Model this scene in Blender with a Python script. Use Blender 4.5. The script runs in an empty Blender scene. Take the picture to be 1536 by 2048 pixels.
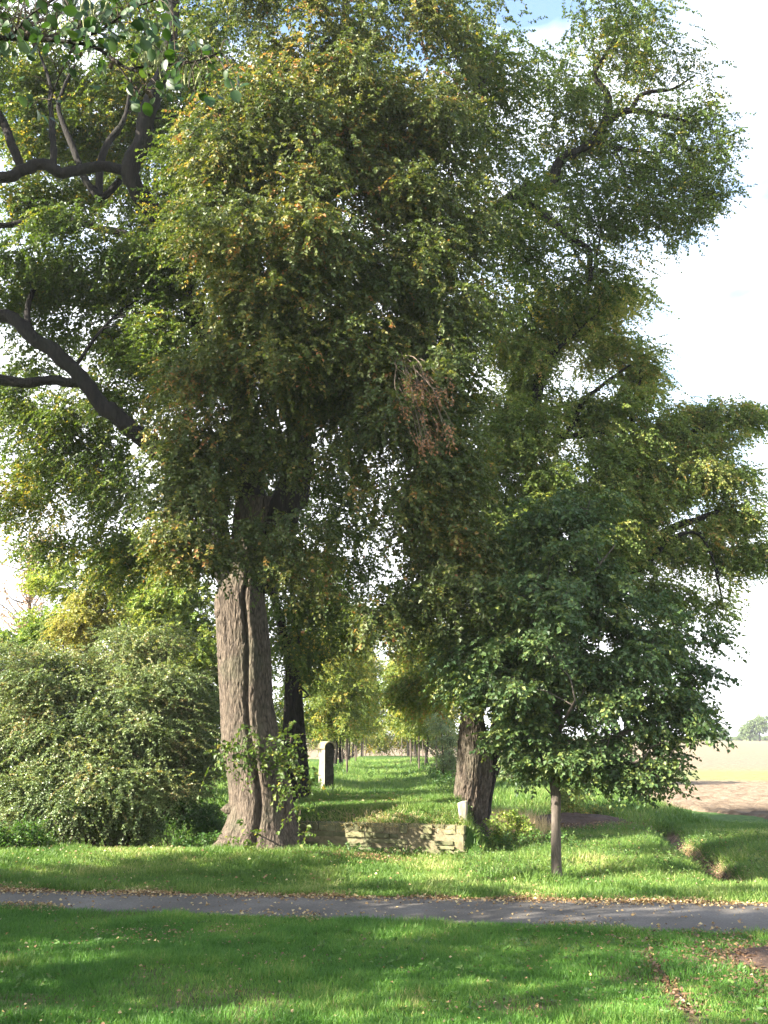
import bpy, math
import numpy as np
from math import radians, sin, cos, pi

scene = bpy.context.scene
C = scene.collection

# ---------------------------------------------------------------- camera
CAM_H, PITCH, FPX = 2.6, radians(12.57), 2000.0      # FPX: focal length in photo pixels (1536 x 2048)
cam_data = bpy.data.cameras.new("camera")
cam = bpy.data.objects.new("camera", cam_data)
C.objects.link(cam)
cam.location = (0, 0, CAM_H)
cam.rotation_euler = (pi / 2 + PITCH, 0, 0)
cam_data.sensor_fit = 'VERTICAL'
cam_data.sensor_height = 24.0
cam_data.lens = 24.0 * FPX / 2048.0
cam_data.clip_start = 0.1
cam_data.clip_end = 9000
scene.camera = cam

# ---------------------------------------------------------------- sun, sky, exposure
SUN_EL = radians(27)
SUN_AZ = radians(-112)                               # from +Y, clockwise: left and a little behind the camera
sun_dir = np.array([sin(SUN_AZ) * cos(SUN_EL), cos(SUN_AZ) * cos(SUN_EL), sin(SUN_EL)])
sl = bpy.data.lights.new("sun", 'SUN')
sl.energy = 5.0
sl.angle = radians(0.5)
sl.color = (1.0, 0.93, 0.80)
sun = bpy.data.objects.new("sun", sl)
C.objects.link(sun)
from mathutils import Vector
sun.rotation_euler = Vector(sun_dir).to_track_quat('Z', 'Y').to_euler()
sun.location = (-30, -10, 40)

world = bpy.data.worlds.new("World")
scene.world = world
world.use_nodes = True
nt = world.node_tree
nt.nodes.clear()
out = nt.nodes.new('ShaderNodeOutputWorld')
bg = nt.nodes.new('ShaderNodeBackground')
bg.inputs['Strength'].default_value = 0.095
sky = nt.nodes.new('ShaderNodeTexSky')
sky.sky_type = 'NISHITA'
sky.sun_disc = False
sky.sun_elevation = SUN_EL
sky.sun_rotation = SUN_AZ
sky.air_density = 1.0
sky.dust_density = 1.2
sky.ozone_density = 1.0
tc = nt.nodes.new('ShaderNodeTexCoord')
mp = nt.nodes.new('ShaderNodeMapping')
mp.inputs['Scale'].default_value = (1.0, 1.0, 2.2)
mp.inputs['Location'].default_value = (0.35, 0.1, 0.0)
cn = nt.nodes.new('ShaderNodeTexNoise')
cn.inputs['Scale'].default_value = 2.1
cn.inputs['Detail'].default_value = 6
cn.inputs['Roughness'].default_value = 0.6
cr = nt.nodes.new('ShaderNodeValToRGB')
cr.color_ramp.elements[0].position = 0.35
cr.color_ramp.elements[1].position = 0.53
mixc = nt.nodes.new('ShaderNodeMix')
mixc.data_type = 'RGBA'
mixc.inputs[7].default_value = (4.4, 4.5, 4.7, 1)    # thin bright cloud
nt.links.new(tc.outputs['Generated'], mp.inputs['Vector'])
nt.links.new(mp.outputs['Vector'], cn.inputs['Vector'])
sx = nt.nodes.new('ShaderNodeSeparateXYZ')           # the cloud veil thins out towards the zenith
nt.links.new(tc.outputs['Generated'], sx.inputs[0])
el = nt.nodes.new('ShaderNodeMath'); el.operation = 'MULTIPLY_ADD'
el.inputs[1].default_value = -0.42; el.inputs[2].default_value = 0.16
ad_ = nt.nodes.new('ShaderNodeMath'); ad_.operation = 'ADD'
nt.links.new(sx.outputs['Z'], el.inputs[0])
nt.links.new(cn.outputs['Fac'], ad_.inputs[0]); nt.links.new(el.outputs[0], ad_.inputs[1])
nt.links.new(ad_.outputs[0], cr.inputs['Fac'])
nt.links.new(cr.outputs['Color'], mixc.inputs[0])
nt.links.new(sky.outputs['Color'], mixc.inputs[6])
nt.links.new(mixc.outputs[2], bg.inputs['Color'])
nt.links.new(bg.outputs['Background'], out.inputs['Surface'])

scene.view_settings.view_transform = 'Standard'
scene.view_settings.look = 'None'
scene.view_settings.exposure = 2.65
scene.view_settings.gamma = 1.0
scene.render.engine = 'CYCLES'
cy = scene.cycles
cy.max_bounces = 8
cy.diffuse_bounces = 5
cy.glossy_bounces = 2
cy.transmission_bounces = 4
cy.transparent_max_bounces = 4
cy.sample_clamp_indirect = 2.5
cy.use_denoising = True
cy.denoiser = 'OPENIMAGEDENOISE'
cy.denoising_input_passes = 'RGB_ALBEDO_NORMAL'
cy.denoising_prefilter = 'ACCURATE'

# ---------------------------------------------------------------- helpers
SP, CP = sin(PITCH), cos(PITCH)


def ray(px, py):
    u, v = (px - 768) / FPX, (1024 - py) / FPX
    return np.array([u, CP - v * SP, SP + v * CP])


def at(px, py, Y):
    """world point seen at photo pixel (px, py) whose distance along +Y is Y"""
    d = ray(px, py)
    return np.array([0, 0, CAM_H]) + d * (Y / d[1])


def px2m(n, py, Y):
    return n / FPX * Y / ray(768, py)[1]


def hash3(ix, iy, iz, seed):
    h = (ix.astype(np.int64) * 374761393 + iy.astype(np.int64) * 668265263 + iz.astype(np.int64) * 2147483647 + seed * 974634777) & 0xFFFFFFFF
    h = ((h ^ (h >> 13)) * 1274126177) & 0xFFFFFFFF
    h = (h ^ (h >> 16)) & 0xFFFFFFFF
    return h / 4294967295.0


def vnoise(x, y, z=0.0, seed=0):
    x, y, z = np.broadcast_arrays(np.asarray(x, float), np.asarray(y, float), np.asarray(z, float))
    ix, iy, iz = np.floor(x), np.floor(y), np.floor(z)
    fx, fy, fz = x - ix, y - iy, z - iz
    fx, fy, fz = [f * f * (3 - 2 * f) for f in (fx, fy, fz)]
    r = 0
    for dx in (0, 1):
        for dy in (0, 1):
            for dz in (0, 1):
                w = (fx if dx else 1 - fx) * (fy if dy else 1 - fy) * (fz if dz else 1 - fz)
                r = r + w * hash3(ix + dx, iy + dy, iz + dz, seed)
    return r * 2 - 1


def fbm(x, y, z=0.0, seed=0, octaves=3):
    r, a, f = 0, 0.5, 1.0
    for i in range(octaves):
        r = r + a * vnoise(np.asarray(x) * f, np.asarray(y) * f, np.asarray(z) * f, seed + i)
        a, f = a * 0.5, f * 2.03
    return r


def sstep(a, b, x):
    t = np.clip((np.asarray(x, float) - a) / (b - a), 0, 1)
    return t * t * (3 - 2 * t)


def unit(v):
    return v / np.maximum(np.linalg.norm(v, axis=-1, keepdims=True), 1e-9)


class MB:
    """collects vertices and faces and links them as ONE mesh object"""
    def __init__(self):
        self.V, self.F, self.n = [], [], 0            # F: (faces array (m,k), material index, tint array)

    def add(self, v, f, mat=0, tint=0.5, smooth=True):
        f = np.asarray(f, np.int64)
        if len(f) == 0:
            return
        t = np.broadcast_to(np.asarray(tint, np.float32), (len(f),))
        self.V.append(np.asarray(v, np.float32).reshape(-1, 3))
        self.F.append((f + self.n, mat, t, smooth))
        self.n += len(self.V[-1])

    def build(self, name, mats, parent=None, loc=None):
        me = bpy.data.meshes.new(name)
        V = np.concatenate(self.V) if self.V else np.zeros((0, 3), np.float32)
        if loc is not None:
            V = V - np.asarray(loc, np.float32)
        nl = sum(f.size for f, _, _, _ in self.F)
        npoly = sum(len(f) for f, _, _, _ in self.F)
        me.vertices.add(len(V))
        me.vertices.foreach_set("co", V.ravel())
        me.loops.add(nl)
        me.loops.foreach_set("vertex_index", np.concatenate([f.ravel() for f, _, _, _ in self.F]).astype(np.int32))
        me.polygons.add(npoly)
        sizes = np.concatenate([np.full(len(f), f.shape[1]) for f, _, _, _ in self.F])
        starts = np.concatenate([[0], np.cumsum(sizes)[:-1]]).astype(np.int32)
        me.polygons.foreach_set("loop_start", starts)
        me.polygons.foreach_set("material_index", np.concatenate([np.full(len(f), m) for f, m, _, _ in self.F]).astype(np.int32))
        me.polygons.foreach_set("use_smooth", np.concatenate([np.full(len(f), s) for f, _, _, s in self.F]).astype(bool))
        a = me.attributes.new("tint", 'FLOAT', 'FACE')
        a.data.foreach_set("value", np.concatenate([t for _, _, t, _ in self.F]).astype(np.float32))
        me.update(calc_edges=True)
        me.validate()
        for m in (mats if isinstance(mats, (list, tuple)) else [mats]):
            me.materials.append(m)
        o = bpy.data.objects.new(name, me)
        C.objects.link(o)
        if parent is not None:
            o.parent = parent
        if loc is not None and parent is None:
            o.location = loc
        return o


def thing(name, label, cat, loc=(0, 0, 0), group=None):
    o = bpy.data.objects.new(name, None)
    o.empty_display_size = 0.3
    C.objects.link(o)
    o.location = tuple(float(v) for v in loc)
    o['label'], o['category'] = label, cat
    if group:
        o['group'] = group
    return o


def tag(o, label=None, cat=None, group=None, kind=None):
    for k, v in (('label', label), ('category', cat), ('group', group), ('kind', kind)):
        if v:
            o[k] = v
    return o


def copy_tree(o, parent=None):
    c = o.copy()
    C.objects.link(c)
    c.parent = parent
    for ch in list(o.children):
        copy_tree(ch, c)
    return c


# ---------------------------------------------------------------- materials
def new_mat(name):
    m = bpy.data.materials.new(name)
    m.use_nodes = True
    n = m.node_tree
    n.nodes.clear()
    o = n.nodes.new('ShaderNodeOutputMaterial')
    return m, n, o


def ramp(n, stops):
    r = n.nodes.new('ShaderNodeValToRGB')
    e = r.color_ramp.elements
    while len(e) < len(stops):
        e.new(0.5)
    for el, (p, c) in zip(e, stops):
        el.position = p
        el.color = (*c, 1)
    return r


LEAF_GAIN = 1.25


def leaf_mat(name, stops_, trans=0.42, patch=0.25, patch_scale=0.6, rough=0.5, tcol=(1.3, 1.25, 0.5), spec=0.4):
    stops = [(p_, tuple(v * LEAF_GAIN for v in c_)) for p_, c_ in stops_]
    m, n, o = new_mat(name)
    at_ = n.nodes.new('ShaderNodeAttribute'); at_.attribute_name = 'tint'
    g = n.nodes.new('ShaderNodeNewGeometry')
    nz = n.nodes.new('ShaderNodeTexNoise'); nz.inputs['Scale'].default_value = patch_scale; nz.inputs['Detail'].default_value = 2
    n.links.new(g.outputs['Position'], nz.inputs['Vector'])
    ma = n.nodes.new('ShaderNodeMath'); ma.operation = 'MULTIPLY_ADD'
    ma.inputs[1].default_value = patch * 2
    sb = n.nodes.new('ShaderNodeMath'); sb.operation = 'SUBTRACT'; sb.inputs[1].default_value = 0.5
    n.links.new(nz.outputs['Fac'], sb.inputs[0])
    n.links.new(sb.outputs[0], ma.inputs[0])
    n.links.new(at_.outputs['Fac'], ma.inputs[2])
    r = ramp(n, stops)
    n.links.new(ma.outputs[0], r.inputs['Fac'])
    p = n.nodes.new('ShaderNodeBsdfPrincipled')
    p.inputs['Roughness'].default_value = rough
    p.inputs['Specular IOR Level'].default_value = spec
    n.links.new(r.outputs['Color'], p.inputs['Base Color'])
    t = n.nodes.new('ShaderNodeBsdfTranslucent')
    mc = n.nodes.new('ShaderNodeMix'); mc.data_type = 'RGBA'; mc.blend_type = 'MULTIPLY'; mc.inputs[0].default_value = 1
    mc.inputs[7].default_value = (*tcol, 1)
    n.links.new(r.outputs['Color'], mc.inputs[6])
    n.links.new(mc.outputs[2], t.inputs['Color'])
    mx = n.nodes.new('ShaderNodeMixShader'); mx.inputs[0].default_value = trans
    n.links.new(p.outputs[0], mx.inputs[1]); n.links.new(t.outputs[0], mx.inputs[2])
    n.links.new(mx.outputs[0], o.inputs['Surface'])
    return m


def bark_mat(name, dark, light, scale=7.0, stretch=0.16, bump=0.5, moss=None, rough=0.9):
    m, n, o = new_mat(name)
    tcn = n.nodes.new('ShaderNodeNewGeometry')
    mpn = n.nodes.new('ShaderNodeMapping'); mpn.inputs['Scale'].default_value = (1, 1, stretch)
    n.links.new(tcn.outputs['Position'], mpn.inputs['Vector'])
    n1 = n.nodes.new('ShaderNodeTexNoise'); n1.inputs['Scale'].default_value = scale; n1.inputs['Detail'].default_value = 8; n1.inputs['Roughness'].default_value = 0.65
    n.links.new(mpn.outputs[0], n1.inputs['Vector'])
    n2 = n.nodes.new('ShaderNodeTexVoronoi'); n2.feature = 'DISTANCE_TO_EDGE'; n2.inputs['Scale'].default_value = scale * 1.6
    dn = n.nodes.new('ShaderNodeMix'); dn.data_type = 'RGBA'; dn.blend_type = 'ADD'; dn.inputs[0].default_value = 0.12
    n.links.new(mpn.outputs[0], dn.inputs[6]); n.links.new(n1.outputs['Color'], dn.inputs[7])
    n.links.new(dn.outputs[2], n2.inputs['Vector'])
    ad = n.nodes.new('ShaderNodeMath'); ad.operation = 'MULTIPLY_ADD'; ad.inputs[1].default_value = 1.1
    n.links.new(n2.outputs['Distance'], ad.inputs[0]); n.links.new(n1.outputs['Fac'], ad.inputs[2])
    r = ramp(n, [(0.40, dark), (0.62, tuple((a + b) / 2 for a, b in zip(dark, light))), (0.9, light)])
    n.links.new(ad.outputs[0], r.inputs['Fac'])
    col = r.outputs['Color']
    if moss:
        n3 = n.nodes.new('ShaderNodeTexNoise'); n3.inputs['Scale'].default_value = 1.3; n3.inputs['Detail'].default_value = 5
        n.links.new(tcn.outputs['Position'], n3.inputs['Vector'])
        rm = ramp(n, [(0.5, (0, 0, 0)), (0.75, (0.55, 0.55, 0.55))])
        n.links.new(n3.outputs['Fac'], rm.inputs['Fac'])
        mm = n.nodes.new('ShaderNodeMix'); mm.data_type = 'RGBA'; mm.inputs[7].default_value = (*moss, 1)
        n.links.new(rm.outputs['Color'], mm.inputs[0]); n.links.new(col, mm.inputs[6])
        col = mm.outputs[2]
    p = n.nodes.new('ShaderNodeBsdfPrincipled'); p.inputs['Roughness'].default_value = rough; p.inputs['Specular IOR Level'].default_value = 0.2
    n.links.new(col, p.inputs['Base Color'])
    b = n.nodes.new('ShaderNodeBump'); b.inputs['Strength'].default_value = bump; b.inputs['Distance'].default_value = 0.05
    n.links.new(ad.outputs[0], b.inputs['Height']); n.links.new(b.outputs[0], p.inputs['Normal'])
    n.links.new(p.outputs[0], o.inputs['Surface'])
    return m


def mottled(name, stops, scale=4.0, tintvar=0.0, detail=8, bump=0.4, dist=0.02, rough=0.9, scale2=None, mapping=(1, 1, 1), spec=0.2):
    m, n, o = new_mat(name)
    g = n.nodes.new('ShaderNodeNewGeometry')
    mpn = n.nodes.new('ShaderNodeMapping'); mpn.inputs['Scale'].default_value = mapping
    n.links.new(g.outputs['Position'], mpn.inputs['Vector'])
    n1 = n.nodes.new('ShaderNodeTexNoise'); n1.inputs['Scale'].default_value = scale; n1.inputs['Detail'].default_value = detail; n1.inputs['Roughness'].default_value = 0.62
    n.links.new(mpn.outputs[0], n1.inputs['Vector'])
    fac = n1.outputs['Fac']
    if scale2:
        n2 = n.nodes.new('ShaderNodeTexNoise'); n2.inputs['Scale'].default_value = scale2; n2.inputs['Detail'].default_value = 4
        n.links.new(mpn.outputs[0], n2.inputs['Vector'])
        av = n.nodes.new('ShaderNodeMath'); av.operation = 'MULTIPLY_ADD'; av.inputs[1].default_value = 0.5
        hf = n.nodes.new('ShaderNodeMath'); hf.operation = 'MULTIPLY'; hf.inputs[1].default_value = 0.5
        n.links.new(n2.outputs['Fac'], hf.inputs[0]); n.links.new(fac, av.inputs[0]); n.links.new(hf.outputs[0], av.inputs[2])
        fac = av.outputs[0]
    r = ramp(n, stops)
    n.links.new(fac, r.inputs['Fac'])
    p = n.nodes.new('ShaderNodeBsdfPrincipled'); p.inputs['Roughness'].default_value = rough; p.inputs['Specular IOR Level'].default_value = spec
    col = r.outputs['Color']
    if tintvar:
        ta = n.nodes.new('ShaderNodeAttribute'); ta.attribute_name = 'tint'
        tr_ = ramp(n, [(0.0, (1 - tintvar, 1 - tintvar * .95, 1 - tintvar * 1.05)), (0.5, (1, 1, .96)), (1.0, (1 + tintvar * .5, 1 + tintvar * .35, 1 + tintvar * .2))])
        n.links.new(ta.outputs['Fac'], tr_.inputs['Fac'])
        mv = n.nodes.new('ShaderNodeMix'); mv.data_type = 'RGBA'; mv.blend_type = 'MULTIPLY'; mv.inputs[0].default_value = 1
        n.links.new(col, mv.inputs[6]); n.links.new(tr_.outputs['Color'], mv.inputs[7])
        col = mv.outputs[2]
    n.links.new(col, p.inputs['Base Color'])
    b = n.nodes.new('ShaderNodeBump'); b.inputs['Strength'].default_value = bump; b.inputs['Distance'].default_value = dist
    n.links.new(n1.outputs['Fac'], b.inputs['Height']); n.links.new(b.outputs[0], p.inputs['Normal'])
    n.links.new(p.outputs[0], o.inputs['Surface'])
    return m


G_DK, G_MD, G_LT = (0.030, 0.058, 0.012), (0.062, 0.105, 0.018), (0.12, 0.16, 0.026)
YEL, ORA, BRN = (0.36, 0.27, 0.045), (0.30, 0.12, 0.03), (0.16, 0.075, 0.03)
M = {}
M['lime'] = leaf_mat('lime leaves', [(0.0, (0.032, 0.054, 0.013)), (0.46, (0.069, 0.094, 0.021)), (0.74, (0.13, 0.138, 0.030)), (0.88, (0.25, 0.195, 0.05)), (0.98, (0.27, 0.12, 0.045))], patch=0.28, patch_scale=0.45, trans=0.38, tcol=(1.18, 1.17, 0.5))
M['lime_green'] = leaf_mat('greener lime leaves', [(0.0, (0.035, 0.066, 0.013)), (0.55, (0.075, 0.12, 0.02)), (0.86, (0.15, 0.17, 0.03)), (0.97, YEL)], patch=0.2)
M['old_right'] = leaf_mat('yellowing lime leaves', [(0.0, (0.062, 0.108, 0.028)), (0.45, (0.13, 0.185, 0.05)), (0.75, (0.22, 0.26, 0.075)), (0.95, (0.36, 0.33, 0.12)), (1.0, (0.32, 0.20, 0.07))], trans=0.5, patch=0.22, patch_scale=0.45)
M['young'] = leaf_mat('dark young tree leaves', [(0.0, (0.032, 0.064, 0.022)), (0.6, (0.064, 0.106, 0.032)), (0.95, (0.15, 0.18, 0.045))], patch=0.15, rough=0.5, trans=0.3, spec=0.35)
M['hawthorn'] = leaf_mat('grey green hawthorn leaves', [(0.0, (0.075, 0.12, 0.045)), (0.6, (0.165, 0.22, 0.09)), (0.9, (0.29, 0.29, 0.14)), (1.0, (0.28, 0.19, 0.08))], patch=0.25, rough=0.42, trans=0.32, spec=0.6)
M['bright'] = leaf_mat('fresh green leaves', [(0.0, (0.07, 0.13, 0.022)), (0.6, (0.16, 0.23, 0.04)), (1.0, (0.32, 0.33, 0.08))], patch=0.2, trans=0.42)
M['yellow'] = leaf_mat('yellow autumn leaves', [(0.0, (0.12, 0.15, 0.035)), (0.5, (0.22, 0.23, 0.06)), (1.0, (0.34, 0.29, 0.10))], patch=0.2, trans=0.42)
M['avenue'] = leaf_mat('avenue tree leaves', [(0.0, (0.075, 0.12, 0.025)), (0.5, (0.15, 0.20, 0.04)), (0.8, (0.29, 0.29, 0.07)), (0.95, (0.42, 0.34, 0.08)), (1.0, (0.36, 0.20, 0.06))], patch=0.35, patch_scale=0.3, trans=0.5)
M['pinkish'] = leaf_mat('pale russet leaves', [(0.0, (0.28, 0.16, 0.10)), (1.0, (0.42, 0.28, 0.18))], trans=0.3)
M['alder'] = leaf_mat('alder leaves', [(0.0, (0.012, 0.032, 0.008)), (0.6, (0.026, 0.058, 0.013)), (1.0, (0.06, 0.095, 0.022))], patch=0.15, rough=0.4, trans=0.35, spec=0.4)
M['dead'] = leaf_mat('dead brown leaves', [(0.0, (0.16, 0.07, 0.03)), (1.0, (0.30, 0.15, 0.07))], trans=0.2)
M['far'] = leaf_mat('distant leaves', [(0.0, (0.06, 0.10, 0.04)), (1.0, (0.13, 0.17, 0.06))], trans=0.3)
M['grass'] = leaf_mat('grass blades', [(0.0, (0.045, 0.10, 0.016)), (0.45, (0.095, 0.165, 0.03)), (0.75, (0.17, 0.225, 0.055)), (0.92, (0.28, 0.28, 0.11)), (1.0, (0.38, 0.33, 0.17))], patch=0.3, patch_scale=0.8, rough=0.5, trans=0.35, tcol=(1.15, 1.25, 0.5), spec=0.3)
M['lawn'] = leaf_mat('lawn blades', [(0.0, (0.036, 0.100, 0.014)), (0.5, (0.072, 0.165, 0.025)), (0.82, (0.13, 0.215, 0.04)), (0.96, (0.22, 0.23, 0.07)), (1.0, (0.30, 0.25, 0.12))], patch=0.35, patch_scale=0.9, trans=0.4, tcol=(1.15, 1.25, 0.45), spec=0.3)
M['straw'] = leaf_mat('dry grass', [(0.0, (0.24, 0.17, 0.10)), (0.6, (0.40, 0.31, 0.19)), (1.0, (0.50, 0.42, 0.27))], patch=0.2, trans=0.35)
M['litter'] = leaf_mat('fallen leaves', [(0.0, (0.07, 0.042, 0.026)), (0.4, (0.17, 0.095, 0.048)), (0.7, (0.30, 0.20, 0.085)), (1.0, (0.40, 0.32, 0.17))], patch=0.1, trans=0.1)
M['weed'] = leaf_mat('weed leaves', [(0.0, (0.03, 0.075, 0.015)), (0.6, (0.06, 0.13, 0.025)), (1.0, (0.13, 0.19, 0.05))], patch=0.2, trans=0.35)
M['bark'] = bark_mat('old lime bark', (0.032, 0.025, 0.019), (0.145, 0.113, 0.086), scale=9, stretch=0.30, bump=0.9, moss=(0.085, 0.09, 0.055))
M['limb'] = bark_mat('limb bark', (0.007, 0.006, 0.0055), (0.023, 0.019, 0.016), scale=9, moss=(0.020, 0.023, 0.013))  # crown shade put into the colour, darker than real bark
M['young_bark'] = bark_mat('young tree bark', (0.06, 0.05, 0.04), (0.135, 0.11, 0.09), scale=14, bump=0.25)
M['twig'] = mottled('twig bark', [(0.3, (0.045, 0.032, 0.024)), (0.7, (0.10, 0.075, 0.055))], scale=9, bump=0.2)
M['pale_twig'] = mottled('dead twig', [(0.3, (0.11, 0.08, 0.06)), (0.7, (0.22, 0.17, 0.13))], scale=9, bump=0.2)
M['stake'] = mottled('weathered stake', [(0.3, (0.05, 0.04, 0.035)), (0.7, (0.13, 0.10, 0.08))], scale=9, bump=0.3, mapping=(1, 1, 0.2))
M['stone'] = mottled('weathered stone', [(0.28, (0.055, 0.062, 0.027)), (0.45, (0.13, 0.13, 0.068)), (0.62, (0.21, 0.20, 0.125)), (0.8, (0.30, 0.275, 0.195))], tintvar=.45, scale=9, scale2=1.4, bump=0.7, dist=0.03)
M['mortar'] = mottled('wall core', [(0.3, (0.10, 0.085, 0.05)), (0.7, (0.21, 0.18, 0.11))], scale=12, bump=0.6)
M['pier'] = mottled('rendered pier', [(0.28, (0.11, 0.088, 0.065)), (0.42, (0.20, 0.17, 0.13)), (0.58, (0.31, 0.275, 0.22)), (0.8, (0.40, 0.36, 0.30))], scale=3, scale2=1.3, bump=0.6, dist=0.03)
M['pier_front'] = mottled('shaded pier face', [(0.3, (0.014, 0.013, 0.009)), (0.5, (0.027, 0.024, 0.017)), (0.72, (0.06, 0.052, 0.036))], scale=6, scale2=2.0, bump=0.6, dist=0.03)  # the front's shade painted in: a darker copy of the pier colour
M['pier_cap'] = mottled('pier cap', [(0.3, (0.20, 0.16, 0.08)), (0.7, (0.40, 0.33, 0.19))], scale=8, bump=0.5)
M['soil'] = mottled('dark soil', [(0.3, (0.035, 0.022, 0.016)), (0.55, (0.085, 0.055, 0.04)), (0.75, (0.15, 0.10, 0.07))], scale=9, scale2=1.5, bump=1.0, dist=0.06)
M['pipe'] = mottled('concrete pipe', [(0.3, (0.03, 0.028, 0.025)), (0.7, (0.08, 0.07, 0.06))], scale=8)
M['asphalt'] = mottled('worn asphalt', [(0.34, (0.066, 0.058, 0.050)), (0.5, (0.115, 0.102, 0.088)), (0.64, (0.19, 0.168, 0.145))], scale=34, scale2=0.8, bump=0.5, dist=0.006, rough=0.8)

# ---------------------------------------------------------------- terrain
ROAD_NEAR = lambda x: np.where(np.asarray(x) < -6, 15.2 - 0.199 * -6 - 0.10 * (np.asarray(x) + 6), 15.2 - 0.199 * np.asarray(x))
ROAD_FAR = lambda x: np.where(np.asarray(x) > 7, 17.36 - 0.109 * 7 - 0.19 * (np.asarray(x) - 7), 17.36 - 0.109 * np.asarray(x))
WALL_A, WALL_B = np.array([-2.05, 23.95]), np.array([1.78, 22.72])
wt = (WALL_B - WALL_A) / np.linalg.norm(WALL_B - WALL_A)
wn = np.array([wt[1], -wt[0]])                       # towards the camera
DITCH = [np.array([7.9, 29.5]), np.array([7.15, 25.4]), np.array([6.75, 22.0]), np.array([6.33, 19.25])]


def seg_dist(x, y, pts):
    best = None
    for a, b in zip(pts[:-1], pts[1:]):
        d = b - a
        t = np.clip(((x - a[0]) * d[0] + (y - a[1]) * d[1]) / (d @ d), 0, 1)
        q = np.hypot(x - a[0] - t * d[0], y - a[1] - t * d[1])
        best = q if best is None else np.minimum(best, q)
    return best


TER_H = 0.69


def terrace(x, y):
    d = -((x - WALL_A[0]) * wn[0] + (y - WALL_A[1]) * wn[1])    # behind the wall is positive
    return (1 - sstep(94, 110, y)) * sstep(-0.10, 0.04, d) * sstep(-2.75, -2.15, x) * (1 - sstep(1.72, 2.35, x - 0.05 * np.clip(y - 24, 0, 40)))


def ground_z(x, y):
    x, y = np.asarray(x, float), np.asarray(y, float)
    z = 0.05 * fbm(x * 0.35, y * 0.35, 0, 11, 2) + 0.02 * vnoise(x * 1.3, y * 1.3, 0, 5)
    road = sstep(-0.5, 0.0, y - ROAD_NEAR(x)) * (1 - sstep(0.0, 0.5, y - ROAD_FAR(x)))
    z = z * (1 - road)
    # crest of the verge left of the wall
    z = z + 0.20 * np.exp(-((y - 21.8) / 1.5) ** 2) * (1 - sstep(-1.5, 1.0, x))
    # old moat behind the verge, left
    moat = sstep(22.9, 25.6, y + 0.12 * np.clip(-x - 5, 0, 9)) * (1 - sstep(29, 34, y)) * (1 - sstep(-3.6, -2.4, x))
    z = z - 1.15 * moat
    rise = sstep(30, 36, y) * (1 - sstep(92, 110, y)) * (1 - sstep(7, 11, x)) * sstep(-60, -45, x)
    z = z + 0.5 * rise * (1 - terrace(x, y))
    t = terrace(x, y)
    z = z * (1 - t) + t * (TER_H + 0.01 + 0.24 * sstep(-0.1, 0.9, -((x - WALL_A[0]) * wn[0] + (y - WALL_A[1]) * wn[1])) * (1 - 0.6 * sstep(26, 33, y)) + 0.05 * fbm(x * 0.8, y * 0.8, 0, 3, 2)) 
    z = z + sstep(1.5, 3, x) * sstep(18.3, 19.5, y) * (1 - sstep(26, 30, y)) * (0.09 * vnoise(x * 1.1, y * 1.1, 0, 41) + 0.04 * vnoise(x * 2.6, y * 2.6, 0, 42))
    # hollow right of the old tree and heap of soil behind it
    z = z - 0.22 * np.exp(-(((x - 4.0) / 1.6) ** 2 + ((y - 26.8) / 1.6) ** 2))
    z = z - 0.34 * np.exp(-(seg_dist(x, y, DITCH) / 0.30) ** 2)
    z = z - 0.25 * sstep(150, 900, y) * 0
    return z


def axis(fine0, fine1, step, lo, hi, g=1.16):
    a = list(np.arange(fine0, fine1 + 1e-6, step))
    s = step
    while a[-1] < hi:
        s *= g
        a.append(a[-1] + s)
    s = step
    while a[0] > lo:
        s *= g
        a.insert(0, a[0] - s)
    return np.array(a)


def grid_mesh(xs, ys, zf):
    X, Y = np.meshgrid(xs, ys)
    Z = zf(X, Y)
    V = np.stack([X, Y, Z], -1).reshape(-1, 3)
    nx, ny = len(xs), len(ys)
    i = np.arange(nx - 1)[None, :] + nx * np.arange(ny - 1)[:, None]
    F = np.stack([i, i + 1, i + 1 + nx, i + nx], -1).reshape(-1, 4)
    return V, F


def soil_mask(x, y):
    """bare or litter covered earth"""
    s = np.exp(-(((x - 4.0) / 1.5) ** 2 + ((y - 26.4) / 1.4) ** 2)) * 1.1
    s = np.maximum(s, 1.2 * np.exp(-(((x - 5.6) / 1.9) ** 2 + ((y - 30.6) / 1.1) ** 2)))
    dd = seg_dist(x - 0.16, y, DITCH)
    s = np.maximum(s, 1.3 * np.exp(-(dd / 0.22) ** 2))
    moat = sstep(23.2, 25.0, y + 0.12 * np.clip(-x - 5, 0, 9)) * (1 - sstep(29, 33, y)) * (1 - sstep(-3.6, -2.6, x))
    s = np.maximum(s, moat)
    s = np.maximum(s, 1.2 * np.exp(-(((x - 4.55) / 0.75) ** 2 + ((y - 12.6) / 1.0) ** 2)))
    s = np.maximum(s, 0.9 * np.exp(-((x - 2.95 - 0.1 * (y - 11)) / 0.13) ** 2) * (1 - sstep(12.6, 13.6, y)))
    s = np.maximum(s, 0.7 * np.exp(-(((x + 0.75) / 1.0) ** 2 + ((y - 22.2) / 0.5) ** 2)))
    s = np.maximum(s, 0.6 * sstep(.30, .62, vnoise(x * .75, y * .75, 0, 71)) * (y < 17))
    return np.clip(s, 0, 1)


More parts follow.
